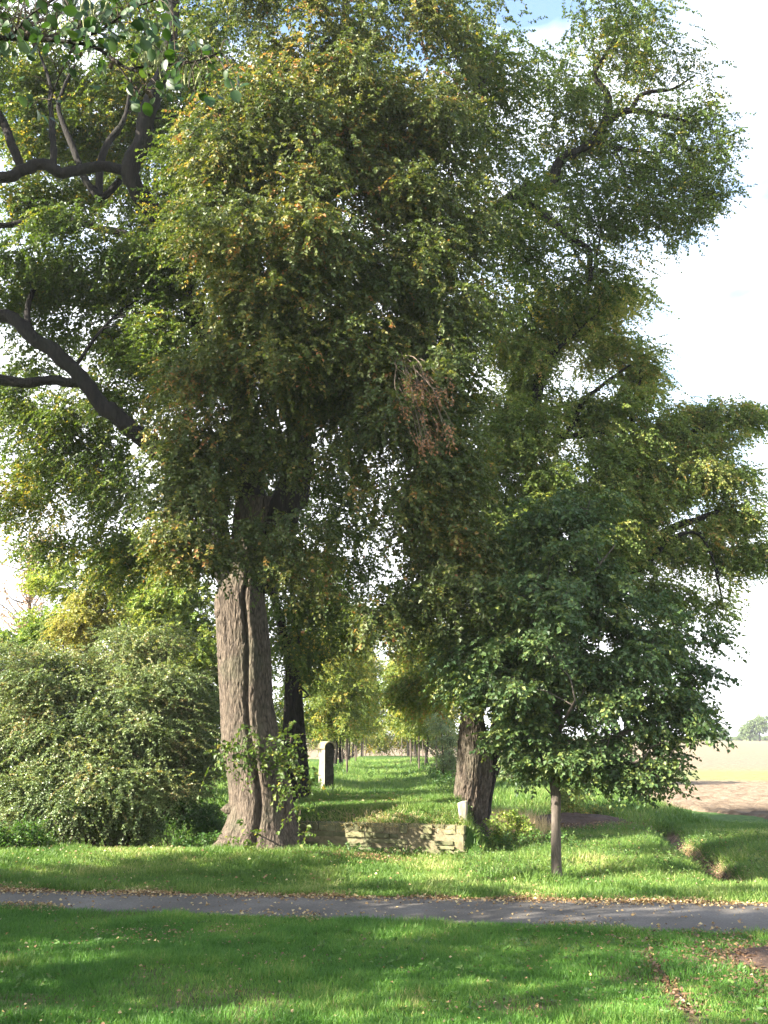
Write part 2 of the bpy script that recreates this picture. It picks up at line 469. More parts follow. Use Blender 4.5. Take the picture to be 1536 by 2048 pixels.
gm, gn, go = new_mat('meadow ground')
ga = gn.nodes.new('ShaderNodeAttribute'); ga.attribute_name = 'soil'
gg = gn.nodes.new('ShaderNodeNewGeometry')
n1 = gn.nodes.new('ShaderNodeTexNoise'); n1.inputs['Scale'].default_value = 5; n1.inputs['Detail'].default_value = 8
gn.links.new(gg.outputs['Position'], n1.inputs['Vector'])
n2 = gn.nodes.new('ShaderNodeTexNoise'); n2.inputs['Scale'].default_value = 0.35; n2.inputs['Detail'].default_value = 4
gn.links.new(gg.outputs['Position'], n2.inputs['Vector'])
r1 = ramp(gn, [(0.3, (0.025, 0.055, 0.012)), (0.5, (0.05, 0.10, 0.02)), (0.7, (0.085, 0.14, 0.03))])
r2 = ramp(gn, [(0.3, (0.045, 0.028, 0.018)), (0.5, (0.12, 0.075, 0.045)), (0.7, (0.22, 0.15, 0.10))])
gn.links.new(n1.outputs['Fac'], r1.inputs['Fac']); gn.links.new(n1.outputs['Fac'], r2.inputs['Fac'])
gmx = gn.nodes.new('ShaderNodeMix'); gmx.data_type = 'RGBA'
gn.links.new(ga.outputs['Fac'], gmx.inputs[0]); gn.links.new(r1.outputs['Color'], gmx.inputs[6]); gn.links.new(r2.outputs['Color'], gmx.inputs[7])
gp = gn.nodes.new('ShaderNodeBsdfPrincipled'); gp.inputs['Roughness'].default_value = 0.95; gp.inputs['Specular IOR Level'].default_value = 0.1
gb = gn.nodes.new('ShaderNodeBump'); gb.inputs['Strength'].default_value = 0.8; gb.inputs['Distance'].default_value = 0.05
gn.links.new(n1.outputs['Fac'], gb.inputs['Height']); gn.links.new(gb.outputs[0], gp.inputs['Normal'])
gn.links.new(gmx.outputs[2], gp.inputs['Base Color']); gn.links.new(gp.outputs[0], go.inputs['Surface'])

xs = axis(-14, 14, 0.16, -5000, 5000)
ys = axis(6, 38, 0.16, -400, 6000)
gV, gF = grid_mesh(xs, ys, ground_z)
b = MB(); b.add(gV, gF)
ground = b.build('ground', gm)
tag(ground, kind='structure')
sa = ground.data.attributes.new('soil', 'FLOAT', 'POINT')
sa.data.foreach_set('value', soil_mask(gV[:, 0], gV[:, 1]).astype(np.float32))

# road: its own sheet, slightly crowned, 20 mm proud of the ground, with edges that go down into it
rx = np.arange(-70, 70.1, 0.5)
prof = [(-0.02, -0.06), (0.0, 0.012), (0.08, 0.022), (0.3, 0.034), (0.5, 0.04), (0.7, 0.034), (0.92, 0.022), (1.0, 0.012), (1.02, -0.06)]
rV = []
for t, h in prof:
    near, far = ROAD_NEAR(rx), ROAD_FAR(rx)
    far = np.maximum(far, near + 1.55)
    wob = 0.10 * vnoise(rx * 1.1, t * 9.0, 0, 8) * (1 if t in (0.0, 1.0, -0.02, 1.02) else 0)
    rV.append(np.stack([rx, near + (far - near) * t + wob, np.full_like(rx, h)], -1))
rV = np.array(rV)
npf, nrx = len(prof), len(rx)
ii = np.arange(nrx - 1)[None, :] + nrx * np.arange(npf - 1)[:, None]
b = MB(); b.add(rV.reshape(-1, 3), np.stack([ii, ii + 1, ii + 1 + nrx, ii + nrx], -1).reshape(-1, 4))
tag(b.build('road', M['asphalt']), kind='structure')

# ploughed field: a sheet above the ground with furrows near by, greener strips farther off
fm, fn, fo = new_mat('ploughed field')
fg = fn.nodes.new('ShaderNodeNewGeometry')
fs = fn.nodes.new('ShaderNodeSeparateXYZ'); fn.links.new(fg.outputs['Position'], fs.inputs[0])
nz1 = fn.nodes.new('ShaderNodeTexNoise'); nz1.inputs['Scale'].default_value = 2.5; nz1.inputs['Detail'].default_value = 9; nz1.inputs['Roughness'].default_value = 0.7
fn.links.new(fg.outputs['Position'], nz1.inputs['Vector'])
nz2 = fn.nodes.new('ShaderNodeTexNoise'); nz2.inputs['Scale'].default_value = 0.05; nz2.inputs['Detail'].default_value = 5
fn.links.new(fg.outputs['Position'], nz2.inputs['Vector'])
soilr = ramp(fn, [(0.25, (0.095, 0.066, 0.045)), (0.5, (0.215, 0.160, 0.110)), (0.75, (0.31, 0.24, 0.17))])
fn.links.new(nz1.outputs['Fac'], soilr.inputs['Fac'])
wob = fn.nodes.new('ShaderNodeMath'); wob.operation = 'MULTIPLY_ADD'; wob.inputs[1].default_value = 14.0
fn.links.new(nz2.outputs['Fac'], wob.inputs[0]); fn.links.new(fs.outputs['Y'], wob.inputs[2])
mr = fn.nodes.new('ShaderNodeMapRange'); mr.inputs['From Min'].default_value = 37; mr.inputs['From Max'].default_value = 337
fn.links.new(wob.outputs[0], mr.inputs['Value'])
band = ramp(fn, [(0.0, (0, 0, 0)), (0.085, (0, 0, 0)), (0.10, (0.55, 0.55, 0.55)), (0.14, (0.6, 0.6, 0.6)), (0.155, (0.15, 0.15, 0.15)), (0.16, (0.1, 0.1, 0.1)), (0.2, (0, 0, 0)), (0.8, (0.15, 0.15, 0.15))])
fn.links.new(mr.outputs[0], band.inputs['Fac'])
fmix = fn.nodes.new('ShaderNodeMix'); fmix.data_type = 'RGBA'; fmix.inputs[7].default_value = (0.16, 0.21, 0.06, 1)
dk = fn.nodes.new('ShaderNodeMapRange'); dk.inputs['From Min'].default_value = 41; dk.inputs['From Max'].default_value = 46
dk.inputs['To Min'].default_value = 0.5; dk.inputs['To Max'].default_value = 1.0    # tree shade on the near ploughed strip, painted into the earth colour
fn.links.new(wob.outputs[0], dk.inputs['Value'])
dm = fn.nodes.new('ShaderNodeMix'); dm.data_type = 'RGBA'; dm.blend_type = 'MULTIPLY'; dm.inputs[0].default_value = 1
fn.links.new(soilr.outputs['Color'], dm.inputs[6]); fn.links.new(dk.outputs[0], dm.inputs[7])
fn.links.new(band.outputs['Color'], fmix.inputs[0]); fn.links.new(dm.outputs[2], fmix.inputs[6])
fp = fn.nodes.new('ShaderNodeBsdfPrincipled'); fp.inputs['Roughness'].default_value = 0.95; fp.inputs['Specular IOR Level'].default_value = 0.1
fb = fn.nodes.new('ShaderNodeBump'); fb.inputs['Strength'].default_value = 1.0; fb.inputs['Distance'].default_value = 0.12
fn.links.new(nz1.outputs['Fac'], fb.inputs['Height']); fn.links.new(fb.outputs[0], fp.inputs['Normal'])
fn.links.new(fmix.outputs[2], fp.inputs['Base Color']); fn.links.new(fp.outputs[0], fo.inputs['Surface'])


def field_edge(y):
    """x of the field's left edge at distance y; its near edge runs from (9.8, 40) to (12, 30.6)"""
    return np.where(y < 40, 9.8 + (40 - y) * 0.30, np.where(y < 112, 9.8 + 0 * y, 9.8 - (y - 112) * 8))


fy = axis(30.2, 60, 0.18, 29.9, 5900, 1.13)
fx01 = np.concatenate([np.linspace(0, 1, 160) ** 1.0 * 0.006, 0.006 + 0.994 * (np.linspace(0, 1, 50)[1:] ** 3)])
FY, FT = np.meshgrid(fy, fx01, indexing='ij')
FX0 = field_edge(FY) + 0.25 * vnoise(FY * 0.8, 0.0, 0, 77)
FX = FX0 + FT * 4800
near = 1 - sstep(40, 75, FY)
rowc = np.sin((FY * 0.96 - FX * 0.25) * 2 * pi / 0.55)
FZ = 0.05 + ground_z(FX, FY) * 0 + near * (0.045 * rowc + 0.10 * fbm(FX * 3.1, FY * 3.1, 0, 21, 3)) + 0.04
edge = np.minimum(sstep(0, 0.4, FX - FX0), sstep(30.2, 30.7, FY))
FZ = np.where(edge < 1, FZ * edge + (1 - edge) * -0.15, FZ)
nfx = len(fx01)
ii = np.arange(nfx - 1)[None, :] + nfx * np.arange(len(fy) - 1)[:, None]
b = MB(); b.add(np.stack([FX, FY, FZ], -1).reshape(-1, 3), np.stack([ii, ii + 1, ii + 1 + nfx, ii + nfx], -1).reshape(-1, 4))
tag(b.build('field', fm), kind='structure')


# ---------------------------------------------------------------- plant builders
def catmull(P, n):
    P = np.asarray(P, float)
    Q = np.vstack([2 * P[0] - P[1], P, 2 * P[-1] - P[-2]])
    o = []
    for i in range(1, len(Q) - 2):
        t = np.linspace(0, 1, n, endpoint=False)[:, None]
        a, b_, c, d = Q[i - 1], Q[i], Q[i + 1], Q[i + 2]
        o.append(0.5 * (2 * b_ + (c - a) * t + (2 * a - 5 * b_ + 4 * c - d) * t ** 2 + (3 * b_ - a - 3 * c + d) * t ** 3))
    o.append(P[-1][None])
    return np.concatenate(o)


def tube(mb, P, R, sides=6, mat=0, rough=0.0, seed=0, cap=True, tint=0.5):
    P = np.asarray(P, float); R = np.asarray(R, float)
    n = len(P)
    T = unit(np.gradient(P, axis=0))
    ref = np.array([0.31, 0.94, 0.13])
    A = unit(np.cross(T, ref)); B = np.cross(T, A)
    th = np.linspace(0, 2 * pi, sides, endpoint=False)
    rad = R[:, None] * np.ones(sides)[None]
    if rough:
        s = np.arange(n)[:, None] * 0.35
        rad = rad * (1 + rough * fbm(np.cos(th)[None] * 2 + seed, np.sin(th)[None] * 2, s, seed, 2) + 0.5 * rough * vnoise(np.cos(th)[None] * 4 + seed, np.sin(th)[None] * 4, s * 4, seed + 3))
    V = P[:, None] + rad[..., None] * (np.cos(th)[None, :, None] * A[:, None] + np.sin(th)[None, :, None] * B[:, None])
    i = np.arange(n - 1)[:, None] * sides
    j = np.arange(sides)[None]
    k = (j + 1) % sides
    F = np.stack([i + j, i + k, i + k + sides, i + j + sides], -1).reshape(-1, 4)
    mb.add(V.reshape(-1, 3), F, mat, tint)
    if cap and sides <= 12:
        mb.add(V[-1], [list(range(sides))], mat, tint)


def limb(mb, pts, sides=10, rough=0.25, seed=0, n=8, mat=0):
    """pts: list of (x,y,z,radius); returns the smoothed centre line with radii"""
    Q = catmull(np.asarray(pts, float), n)
    wob = np.stack([vnoise(np.arange(len(Q)) * 0.23 + seed, k * 7.0, 0, seed + k) for k in range(3)], -1)
    Q[1:-1, :3] += wob[1:-1] * Q[1:-1, 3:4] * (0.35 if rough > .1 else .12)
    tube(mb, Q[:, :3], np.maximum(Q[:, 3], 0.004), sides, mat, rough, seed)
    return Q


def leaves(mb, P, D, N, L, W, tint, mat=0, shape='kite'):
    """P base, D direction, N normal (n,3); L, W (n,)"""
    n = len(P)
    D = unit(D)
    S = unit(np.cross(N, D)); N = np.cross(D, S)
    L = np.broadcast_to(L, (n,))[:, None]; W = np.broadcast_to(W, (n,))[:, None]
    if shape == 'kite':
        fold = W * 0.18
        v = [P, P + D * L * 0.45 + S * W * 0.5 + N * fold, P + D * L - N * L * 0.10, P + D * L * 0.45 - S * W * 0.5 + N * fold]
        F = np.array([[0, 2, 1], [0, 3, 2]])
    elif shape == 'blade':
        v = [P - S * W * 0.5, P + S * W * 0.5, P + D * L * 0.55 + S * W * 0.38 + N * L * 0.03, P + D * L * 0.55 - S * W * 0.38 + N * L * 0.03,
             P + D * L * 0.95 - N * L * 0.25]
        F = None
    else:                                             # round leaf, folded along the midrib
        prof = [(0.0, 0.04), (0.18, 0.36), (0.48, 0.5), (0.78, 0.36), (1.0, 0.02)]
        v = []
        for t, w in prof:
            c = P + D * L * t - N * L * 0.12 * t * t
            v += [c + S * W * w + N * W * w * 0.3, c, c - S * W * w + N * W * w * 0.3]
        F = []
        for a in range(len(prof) - 1):
            q = a * 3
            F += [[q, q + 1, q + 4, q + 3], [q + 1, q + 2, q + 5, q + 4]]
        F = np.array(F)
    k = len(v)
    V = np.stack(v, 1).reshape(-1, 3)
    base = np.arange(n)[:, None, None] * k
    tint = np.broadcast_to(tint, (n,))
    if shape == 'blade':
        b0 = np.arange(n) * k
        q = np.stack([b0, b0 + 1, b0 + 2, b0 + 3], -1)
        t3 = np.stack([b0 + 3, b0 + 2, b0 + 4], -1)
        m0 = mb.n
        mb.add(V, q, mat, tint, False)
        mb.F.append((t3 + m0, mat, np.asarray(tint, np.float32), False))
        return
    mb.add(V, (base + F[None]).reshape(-1, F.shape[1]), mat, np.repeat(tint, len(F)), shape == 'round')


def twig_prisms(mb, A, B, r0, r1, mat):
    n = len(A)
    T = unit(B - A)
    X = unit(np.cross(T, np.array([0.3, 0.2, 0.93]))); Y = np.cross(T, X)
    ring = [(cos(a), sin(a)) for a in (0, 2 * pi / 3, 4 * pi / 3)]
    v = [A + (X * c + Y * s) * r0 for c, s in ring] + [B + (X * c + Y * s) * r1 for c, s in ring]
    V = np.stack(v, 1).reshape(-1, 3)
    F = np.array([[0, 1, 4, 3], [1, 2, 5, 4], [2, 0, 3, 5]])
    mb.add(V, (np.arange(n)[:, None, None] * 6 + F[None]).reshape(-1, 4), mat, 0.5)


def sprays(mb, rng, O, D, length, nleaf, L, W, sag=0.3, tint=(0.45, 0.22), leafmat=0, twigmat=1, shape='kite', hang=0.35, upn=0.7, r=0.004, tshift=None):
    """leafy twigs: O origin, D direction (n,3)"""
    n = len(O)
    D = unit(D)
    ln = length * rng.uniform(0.6, 1.25, n)
    t = (np.arange(nleaf) + 0.6) / nleaf
    t = np.clip(t[None] + rng.uniform(-0.04, 0.04, (n, nleaf)), 0.05, 1)
    pos = O[:, None] + D[:, None] * (ln[:, None] * t)[..., None]
    pos[..., 2] -= sag * ln[:, None] * t ** 2
    side = unit(np.cross(D, np.array([0, 0, 1.0])) + 1e-4)
    nrm = unit(np.cross(side, D))
    nrm = np.where(nrm[:, 2:3] < 0, -nrm, nrm)
    sgn = np.where(np.arange(nleaf) % 2 == 0, 1, -1)[None, :, None]
    ld = D[:, None] * 0.55 + side[:, None] * sgn * 0.85 + rng.normal(0, 0.38, (n, nleaf, 3))
    ld[..., 2] -= hang
    ln_ = nrm[:, None] * upn + np.array([0, 0, 0.35]) + rng.normal(0, 0.55, (n, nleaf, 3))
    size = rng.uniform(0.65, 1.25, (n, nleaf))
    tt = np.clip(rng.normal(tint[0], tint[1], (n, nleaf)) + rng.normal(0, 0.12, (n, 1)), 0, 1)
    if tshift is not None:
        tt = np.clip(tt + tshift[:, None], 0, 1)
    leaves(mb, pos.reshape(-1, 3), ld.reshape(-1, 3), ln_.reshape(-1, 3), (L * size).ravel(), (W * size).ravel(), tt.ravel(), leafmat, shape)
    mid = O + D * (ln * 0.55)[:, None]; mid[:, 2] -= sag * ln * 0.3
    end = O + D * ln[:, None]; end[:, 2] -= sag * ln
    twig_prisms(mb, O, mid, r, r * 0.75, twigmat)
    twig_prisms(mb, mid, end, r * 0.75, r * 0.3, twigmat)


def crown(mb, rng, skel, blobs, axis_xy, clump_r=0.75, n_spray=26, spray_len=0.55, nleaf=16, L=0.085, W=0.062, flat=0.55,
          droop=0.35, sag=0.3, leafmat=0, twigmat=1, branchmat=2, tint=(0.45, 0.2), shape='kite', hang=0.35, br=0.03, shell=0.5, dens=1.0, pull=0.0):
    """blobs: list of (centre(3), radii(3), number of clumps, tint shift)"""
    skel = np.asarray(skel)
    blobs = [(c, r_, max(1, int(round(k * dens))), t_) for c, r_, k, t_ in blobs]
    cents, tsh = [], []
    for c, rad, k, ts in blobs:
        d = unit(rng.normal(size=(k, 3)))
        r = rng.uniform(0, 1, k) ** shell
        cc = np.asarray(c) + d * r[:, None] * np.asarray(rad)
        if pull and k > 8:                            # gather the clumps into boughs with hollows between them
            sup = cc[:max(2, k // 6)]
            near_s = sup[np.argmin(np.linalg.norm(cc[:, None] - sup[None], axis=2), axis=1)]
            cc = cc + (near_s - cc) * pull
        cents.append(cc)
        tsh.append(np.full(k, ts) + rng.normal(0, 0.14, k))
    cents = np.concatenate(cents); tsh = np.concatenate(tsh)
    # attach the clumps nearest to the wood first; later ones may grow from earlier branches
    P = np.empty((len(skel) + 8 * len(cents), 4)); P[:len(skel)] = skel[:, :4]; npt = len(skel)
    first = np.array([np.min(np.linalg.norm(skel[::2, :3] - c, axis=1)) for c in cents])
    for c in cents[np.argsort(first)]:
        S = P[:npt]
        q = c - np.array([0, 0, 0.3])
        dist = np.linalg.norm(S[:, :3] - q, axis=1) + 0.35 * np.maximum(S[:, 2] - c[2], 0) + 0.25 * (S[:, 3] < 0.008)
        near_ = np.argsort(dist)[:6]
        j = int(near_[rng.integers(0, len(near_))])
        a = S[j, :3].copy()
        ln = np.linalg.norm(c - a)
        if ln < 0.12:
            continue
        m1 = a + (c - a) * 0.35 + np.array([0, 0, 0.10 * ln]) + rng.normal(0, 0.09 * ln, 3)
        m2 = a + (c - a) * 0.7 + np.array([0, 0, 0.08 * ln]) + rng.normal(0, 0.09 * ln, 3)
        r0 = min(br * (0.45 + 0.35 * ln), S[j, 3] * 0.75 + 0.002)
        Q = catmull([np.append(a, r0), np.append(m1, r0 * 0.78), np.append(m2, r0 * 0.58), np.append(c, r0 * 0.35)], 3)
        tube(mb, Q[:, :3], Q[:, 3], 5 if r0 > 0.02 else 4, branchmat, cap=False)
        P[npt:npt + 6] = Q[4:10]; npt += 6
    k = len(cents)
    rc = clump_r * rng.uniform(0.65, 1.3, k)
    idx = np.repeat(np.arange(k), n_spray)
    n = len(idx)
    d = unit(rng.normal(size=(n, 3))) * (rng.uniform(0, 1, n) ** 0.45)[:, None]
    d[:, 2] *= flat
    O = cents[idx] + d * rc[idx][:, None]
    ax = np.array([axis_xy[0], axis_xy[1]])
    outw = np.zeros((n, 3)); outw[:, :2] = cents[idx][:, :2] - ax
    outw = unit(outw)
    D = outw * 0.45 + d * np.array([1, 1, 0.6]) * 0.9 + rng.normal(0, 0.4, (n, 3))
    D[:, 2] -= droop
    O = O - unit(D) * spray_len * 0.3
    sprays(mb, rng, O, D, spray_len, nleaf, L, W, sag, tint, leafmat, twigmat, shape, hang, tshift=tsh[idx])
    return cents


def pblob(px, py, Y, rx, ry, rd, k, ts=0.0):
    return (at(px, py, Y), (px2m(rx, py, Y), rd, px2m(ry, py, Y)), k, ts)


def plimb(mb, pts, **kw):
    """pts: (px, py, Y, radius in px)"""
    return limb(mb, [np.append(at(x, y, Y), px2m(r, y, Y)) for x, y, Y, r in pts], **kw)


def bole(mb, zs, cx, cyy, rad, flare=0.0, flare_h=0.8, lobes=7, crease=None, fiss=0.03, nth=160, seed=0, mat=0):
    """old trunk: rings with buttresses, a crease and bark ridges. zs/cx/cyy/rad: control arrays from the bottom up"""
    nz = int((zs[-1] - zs[0]) / 0.03)
    z = np.linspace(zs[0], zs[-1], nz)
    X, Yc, R = [np.interp(z, zs, np.broadcast_to(a, len(zs))) for a in (cx, cyy, rad)]
    ker = np.ones(7) / 7
    X, Yc, R = [np.convolve(np.pad(a, 3, 'edge'), ker, 'valid') for a in (X, Yc, R)]
    th = np.linspace(0, 2 * pi, nth, endpoint=False)
    Z, T = np.meshgrid(z, th, indexing='ij')
    r = np.repeat(R[:, None], nth, 1)
    tw = T + 0.10 * (Z - zs[0])
    h = np.exp(-(Z - zs[0]) / flare_h)
    lob = np.cos(lobes * tw + 1.5 * np.sin(2 * T + seed)) * 0.5 + 0.5 * np.cos((lobes - 3) * tw + seed * 1.3)
    r = r * (1 + flare * h * (0.5 + 0.9 * np.maximum(lob, -0.4)))
    r = r * (1 + 0.02 * np.cos(5 * tw + seed) + 0.05 * fbm(np.cos(T) * 1.5, np.sin(T) * 1.5, Z * 0.35, seed, 2) * 1.2)
    if crease:
        for a0, a1, dep, wd in crease:
            ac = a0 + (a1 - a0) * (Z - zs[0]) / (zs[-1] - zs[0]) + 0.03 * np.sin(Z * 2.1 + a0)
            dd = np.angle(np.exp(1j * (T - ac)))
            r = r * (1 - dep * np.exp(-(dd / wd) ** 2) + 0.12 * dep * np.exp(-((np.abs(dd) - 2.6 * wd) / (2.0 * wd)) ** 2))
    wx, wz = 0.25 * vnoise(Z * 1.7, T * 3, 0, seed + 5), 0.3 * vnoise(np.cos(T) * 5, np.sin(T) * 5, Z * 2.2, seed + 6)
    r = r + fiss * 0.9 * fbm(np.cos(T) * 4 + wx, np.sin(T) * 4 + wx, Z * 0.9, seed + 8, 2)
    rid = 1 - np.abs(fbm(np.cos(T + wx * .25) * 15, np.sin(T + wx * .25) * 15, Z * 3.0 + wz, seed + 9, 2)) * 4.2
    r = r + fiss * 0.6 * np.clip(rid, -1, 1)
    rid2 = 1 - np.abs(fbm(np.cos(T) * 34 + wz, np.sin(T) * 34 + wz, Z * 6.5, seed + 19, 2)) * 4.0
    r = r + fiss * 0.38 * np.clip(rid2, -1, 1)
    V = np.stack([X[:, None] + r * np.cos(T), Yc[:, None] + r * np.sin(T), Z + 0.0 * r], -1)
    i = np.arange(nz - 1)[:, None] * nth
    j = np.arange(nth)[None]
    k = (j + 1) % nth
    mb.add(V.reshape(-1, 3), np.stack([i + j, i + k, i + k + nth, i + j + nth], -1).reshape(-1, 4), mat)
    top = V[-1]
    c = top.mean(0) + np.array([0, 0, 0.05])
    mb.add(np.vstack([top, c[None]]), np.stack([np.arange(nth), (np.arange(nth) + 1) % nth, np.full(nth, nth)], -1), mat)
    return np.stack([X, Yc, z, R], -1)


#@@OBJECTS
RNG = np.random.default_rng

# ---------------------------------------------------------------- the great old lime
def great_lime():
    Y0 = 23.4
    rows = [(1735, 378, 652), (1700, 412, 622), (1680, 432, 608), (1640, 452, 594), (1600, 458, 588), (1560, 455, 578), (1500, 444, 568), (1450, 440, 556),
            (1400, 438, 547), (1350, 434, 545), (1300, 432, 543), (1250, 430, 538), (1200, 428, 532), (1150, 446, 530), (1080, 462, 534), (1000, 470, 560)]
    zs, cx, rad = [], [], []
    for py, l, r in rows:
        zs.append(at(0, py, Y0)[2]); cx.append(at((l + r) / 2, py, Y0)[0]); rad.append(px2m((r - l) / 2, py, Y0) * (0.93 if py > 1620 else 0.95))
    base = np.array([at(515, 1700, Y0)[0], Y0, float(ground_z(at(515, 1700, Y0)[0], Y0))])
    root = thing('old_lime_tree', 'huge old lime with fluted grey brown trunk and yellowing drooping crown beside the stone wall', 'tree', (0, 0, 0))
    t = MB()
    bole(t, np.array(zs), np.array(cx), Y0, np.array(rad), flare=0.36, flare_h=0.40, lobes=7, seed=3, fiss=0.019, nth=260,
         crease=[(radians(-92), radians(-64), 0.15, 0.08), (radians(-125), radians(-118), 0.035, 0.10), (radians(150), radians(170), 0.2, 0.15)])
    # knotty collar and burls on the left of the trunk
    for px, py, r, sx in ((466, 1618, 11, 2.0), (452, 1495, 12, 1.0), (446, 1308, 13, .9), (440, 1225, 13, 0.8)):
        c = at(px, py, Y0 - 0.28); rr = px2m(r, py, Y0)
        u, v = np.meshgrid(np.linspace(0, 2 * pi, 25)[:-1], np.linspace(0.05, pi - 0.05, 14))
        q = np.stack([np.cos(u) * np.sin(v) * sx, np.sin(u) * np.sin(v), np.cos(v)], -1)
        q = c + q * rr * (1 + 0.35 * fbm(q[..., 0] * 2.5, q[..., 1] * 2.5, q[..., 2] * 2.5 + px, 4))[..., None]
        i = np.arange(13)[:, None] * 24; j = np.arange(24)[None]; k = (j + 1) % 24
        t.add(q.reshape(-1, 3), np.stack([i + j, i + k, i + k + 24, i + j + 24], -1).reshape(-1, 4))
    t.build('trunk', M['bark'], root)
    skel = []
    lb = []

    def L(pts, seed, sides=12):
        m = MB()
        skel.append(plimb(m, pts, sides=sides, seed=seed))
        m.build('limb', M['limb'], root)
        return skel[-1]
    L([(498, 1180, 23.4, 34), (500, 1060, 23.35, 32), (503, 940, 23.2, 29), (490, 860, 22.8, 27), (478, 780, 22.8, 25), (455, 680, 22.9, 20), (470, 560, 22.6, 15), (500, 420, 22.2, 11), (520, 280, 22, 8), (540, 120, 22, 5)], 1)
    L([(520, 1180, 23.5, 30), (556, 1040, 23.5, 34), (592, 940, 23.4, 31), (597, 870, 23.2, 28), (580, 770, 23.2, 26), (566, 680, 23.2, 24), (588, 560, 23, 20), (640, 400, 22.8, 15), (665, 250, 22.5, 12), (690, 60, 22.5, 9), (700, -150, 22.5, 6)], 2)
    L([(455, 1190, 23.3, 22.0), (436, 1050, 23.1, 24.0), (425, 975, 22.5, 25.0), (370, 935, 21.9, 23.0), (300, 892, 21.4, 18.0), (245, 850, 21.2, 17.2), (200, 805, 21.2, 16.4), (152, 745, 21.2, 14.8), (110, 705, 21.3, 13.9), (60, 668, 21.5, 13.9), (20, 636, 21.7, 13.9), (-50, 625, 22.0, 12.3), (-160, 560, 23.6, 9.8), (-260, 430, 23.8, 5.7)], 3)
    L([(165, 765, 21.2, 9.8), (110, 762, 21.2, 9.8), (50, 765, 21.2, 9.8), (-20, 752, 21.3, 9.8), (-120, 730, 21.5, 6.6), (-220, 720, 22, 3.3)], 4, 10)
    L([(480, 800, 22.9, 24.0), (420, 690, 23.3, 24.0), (375, 590, 23.6, 23.0), (340, 500, 23.4, 18.9), (308, 430, 22.9, 18.0), (268, 372, 22.5, 17.2), (262, 325, 22.4, 18.0), (280, 275, 22.3, 18.0), (292, 225, 22.3, 16.4), (325, 150, 22.4, 15.6), (344, 60, 22.6, 13.9), (335, -80, 23.2, 10.7), (300, -220, 24.8, 7.4)], 5)
    L([(275, 345, 22.7, 11.5), (225, 336, 22.5, 10.7), (180, 336, 22.3, 10.7), (130, 346, 22.1, 10.7), (90, 332, 22.0, 11.5), (50, 336, 21.9, 11.5), (15, 352, 21.8, 11.5), (-60, 352, 21.7, 9.0), (-160, 320, 21.7, 4.9)], 6, 10)
    # risers on the horizontal limb
    L([(40, 338, 21.9, 9.8), (25, 290, 21.9, 9.0), (5, 240, 22.0, 8.2), (-20, 180, 22.1, 5.7), (-30, 90, 22.3, 3.3)], 7, 8)
    L([(107, 335, 22.0, 7.4), (104, 270, 22.0, 6.6), (102, 215, 22.1, 4.9), (95, 150, 22.2, 3.3), (60, 60, 22.5, 1.6)], 8, 8)
    L([(200, 395, 22.9, 7.4), (172, 360, 23.1, 7.4), (130, 260, 23.5, 5.7), (118, 200, 23.7, 4.1), (150, 130, 23.7, 2.5)], 9, 8)
    L([(198, 400, 23.0, 7.4), (204, 310, 23.3, 7.4), (235, 260, 23.5, 6.6), (252, 230, 23.6, 4.1), (262, 160, 23.7, 2.5)], 10, 8)
    L([(240, 360, 22.8, 6.6), (205, 395, 23.0, 7.4), (185, 375, 23.0, 5.7)], 11, 8)
    L([(60, 668, 21.5, 6.6), (55, 610, 22.4, 5.7), (75, 560, 23.6, 4.1), (80, 500, 23.8, 2.5)], 12, 8)
    L([(150, 735, 21.2, 4.1), (200, 665, 21.6, 3.3), (245, 620, 22.6, 2.5), (330, 570, 22.4, 1.6)], 13, 6)
    L([(100, 435, 24.5, 6.6), (60, 440, 24.5, 6.6), (10, 450, 24.5, 5.7), (-60, 450, 24.5, 4.1)], 14, 8)
    L([(340, 500, 23.8, 9.8), (250, 470, 24.2, 8.2), (180, 450, 24.4, 7.4), (100, 437, 24.5, 6.6)], 15, 8)
    # long limb out to the upper right
    L([(575, 720, 23.2, 20), (690, 640, 23.6, 18), (800, 550, 24, 16), (920, 465, 24.4, 14), (1005, 405, 24.8, 13), (1040, 385, 24.9, 12), (1095, 372, 25, 11), (1122, 322, 25.1, 10), (1165, 298, 25.2, 9), (1200, 262, 25.3, 8), (1218, 212, 25.4, 7), (1208, 178, 25.4, 6), (1190, 145, 25.4, 5), (1220, 95, 25.5, 4), (1240, 20, 25.6, 2)], 16)
    L([(1203, 256, 25.3, 7), (1240, 226, 25.4, 7), (1272, 220, 25.4, 6), (1330, 232, 25.5, 4), (1400, 250, 25.6, 2)], 17, 8)
    L([(1262, 220, 25.4, 5), (1286, 186, 25.5, 5), (1345, 178, 25.6, 3), (1390, 150, 25.7, 2)], 18, 6)
    L([(1185, 283, 25.2, 5), (1240, 296, 25.3, 4), (1320, 306, 25.4, 2)], 19, 6)
    L([(1225, 290, 25.3, 3), (1245, 330, 25.3, 3), (1255, 375, 25.3, 2), (1350, 400, 25.4, 1)], 20, 6)
    L([(1030, 395, 24.9, 9), (1090, 430, 24.8, 8), (1135, 475, 24.7, 6), (1178, 496, 24.7, 5), (1180, 560, 24.6, 3), (1200, 480, 24.8, 2)], 21, 6)
    L([(640, 400, 22.8, 10), (760, 330, 22, 9), (860, 250, 22, 8), (950, 190, 22.5, 7), (1000, 90, 23, 4)], 22, 8)
    L([(580, 770, 23.2, 14), (640, 700, 21.8, 13), (700, 740, 20.8, 11), (790, 810, 20.2, 8), (850, 900, 19.9, 6), (870, 1000, 19.8, 4)], 23, 8)
    L([(590, 560, 23, 13), (560, 480, 21.5, 11), (580, 430, 20.5, 9), (620, 400, 19.8, 7), (690, 380, 19.4, 4)], 24, 8)
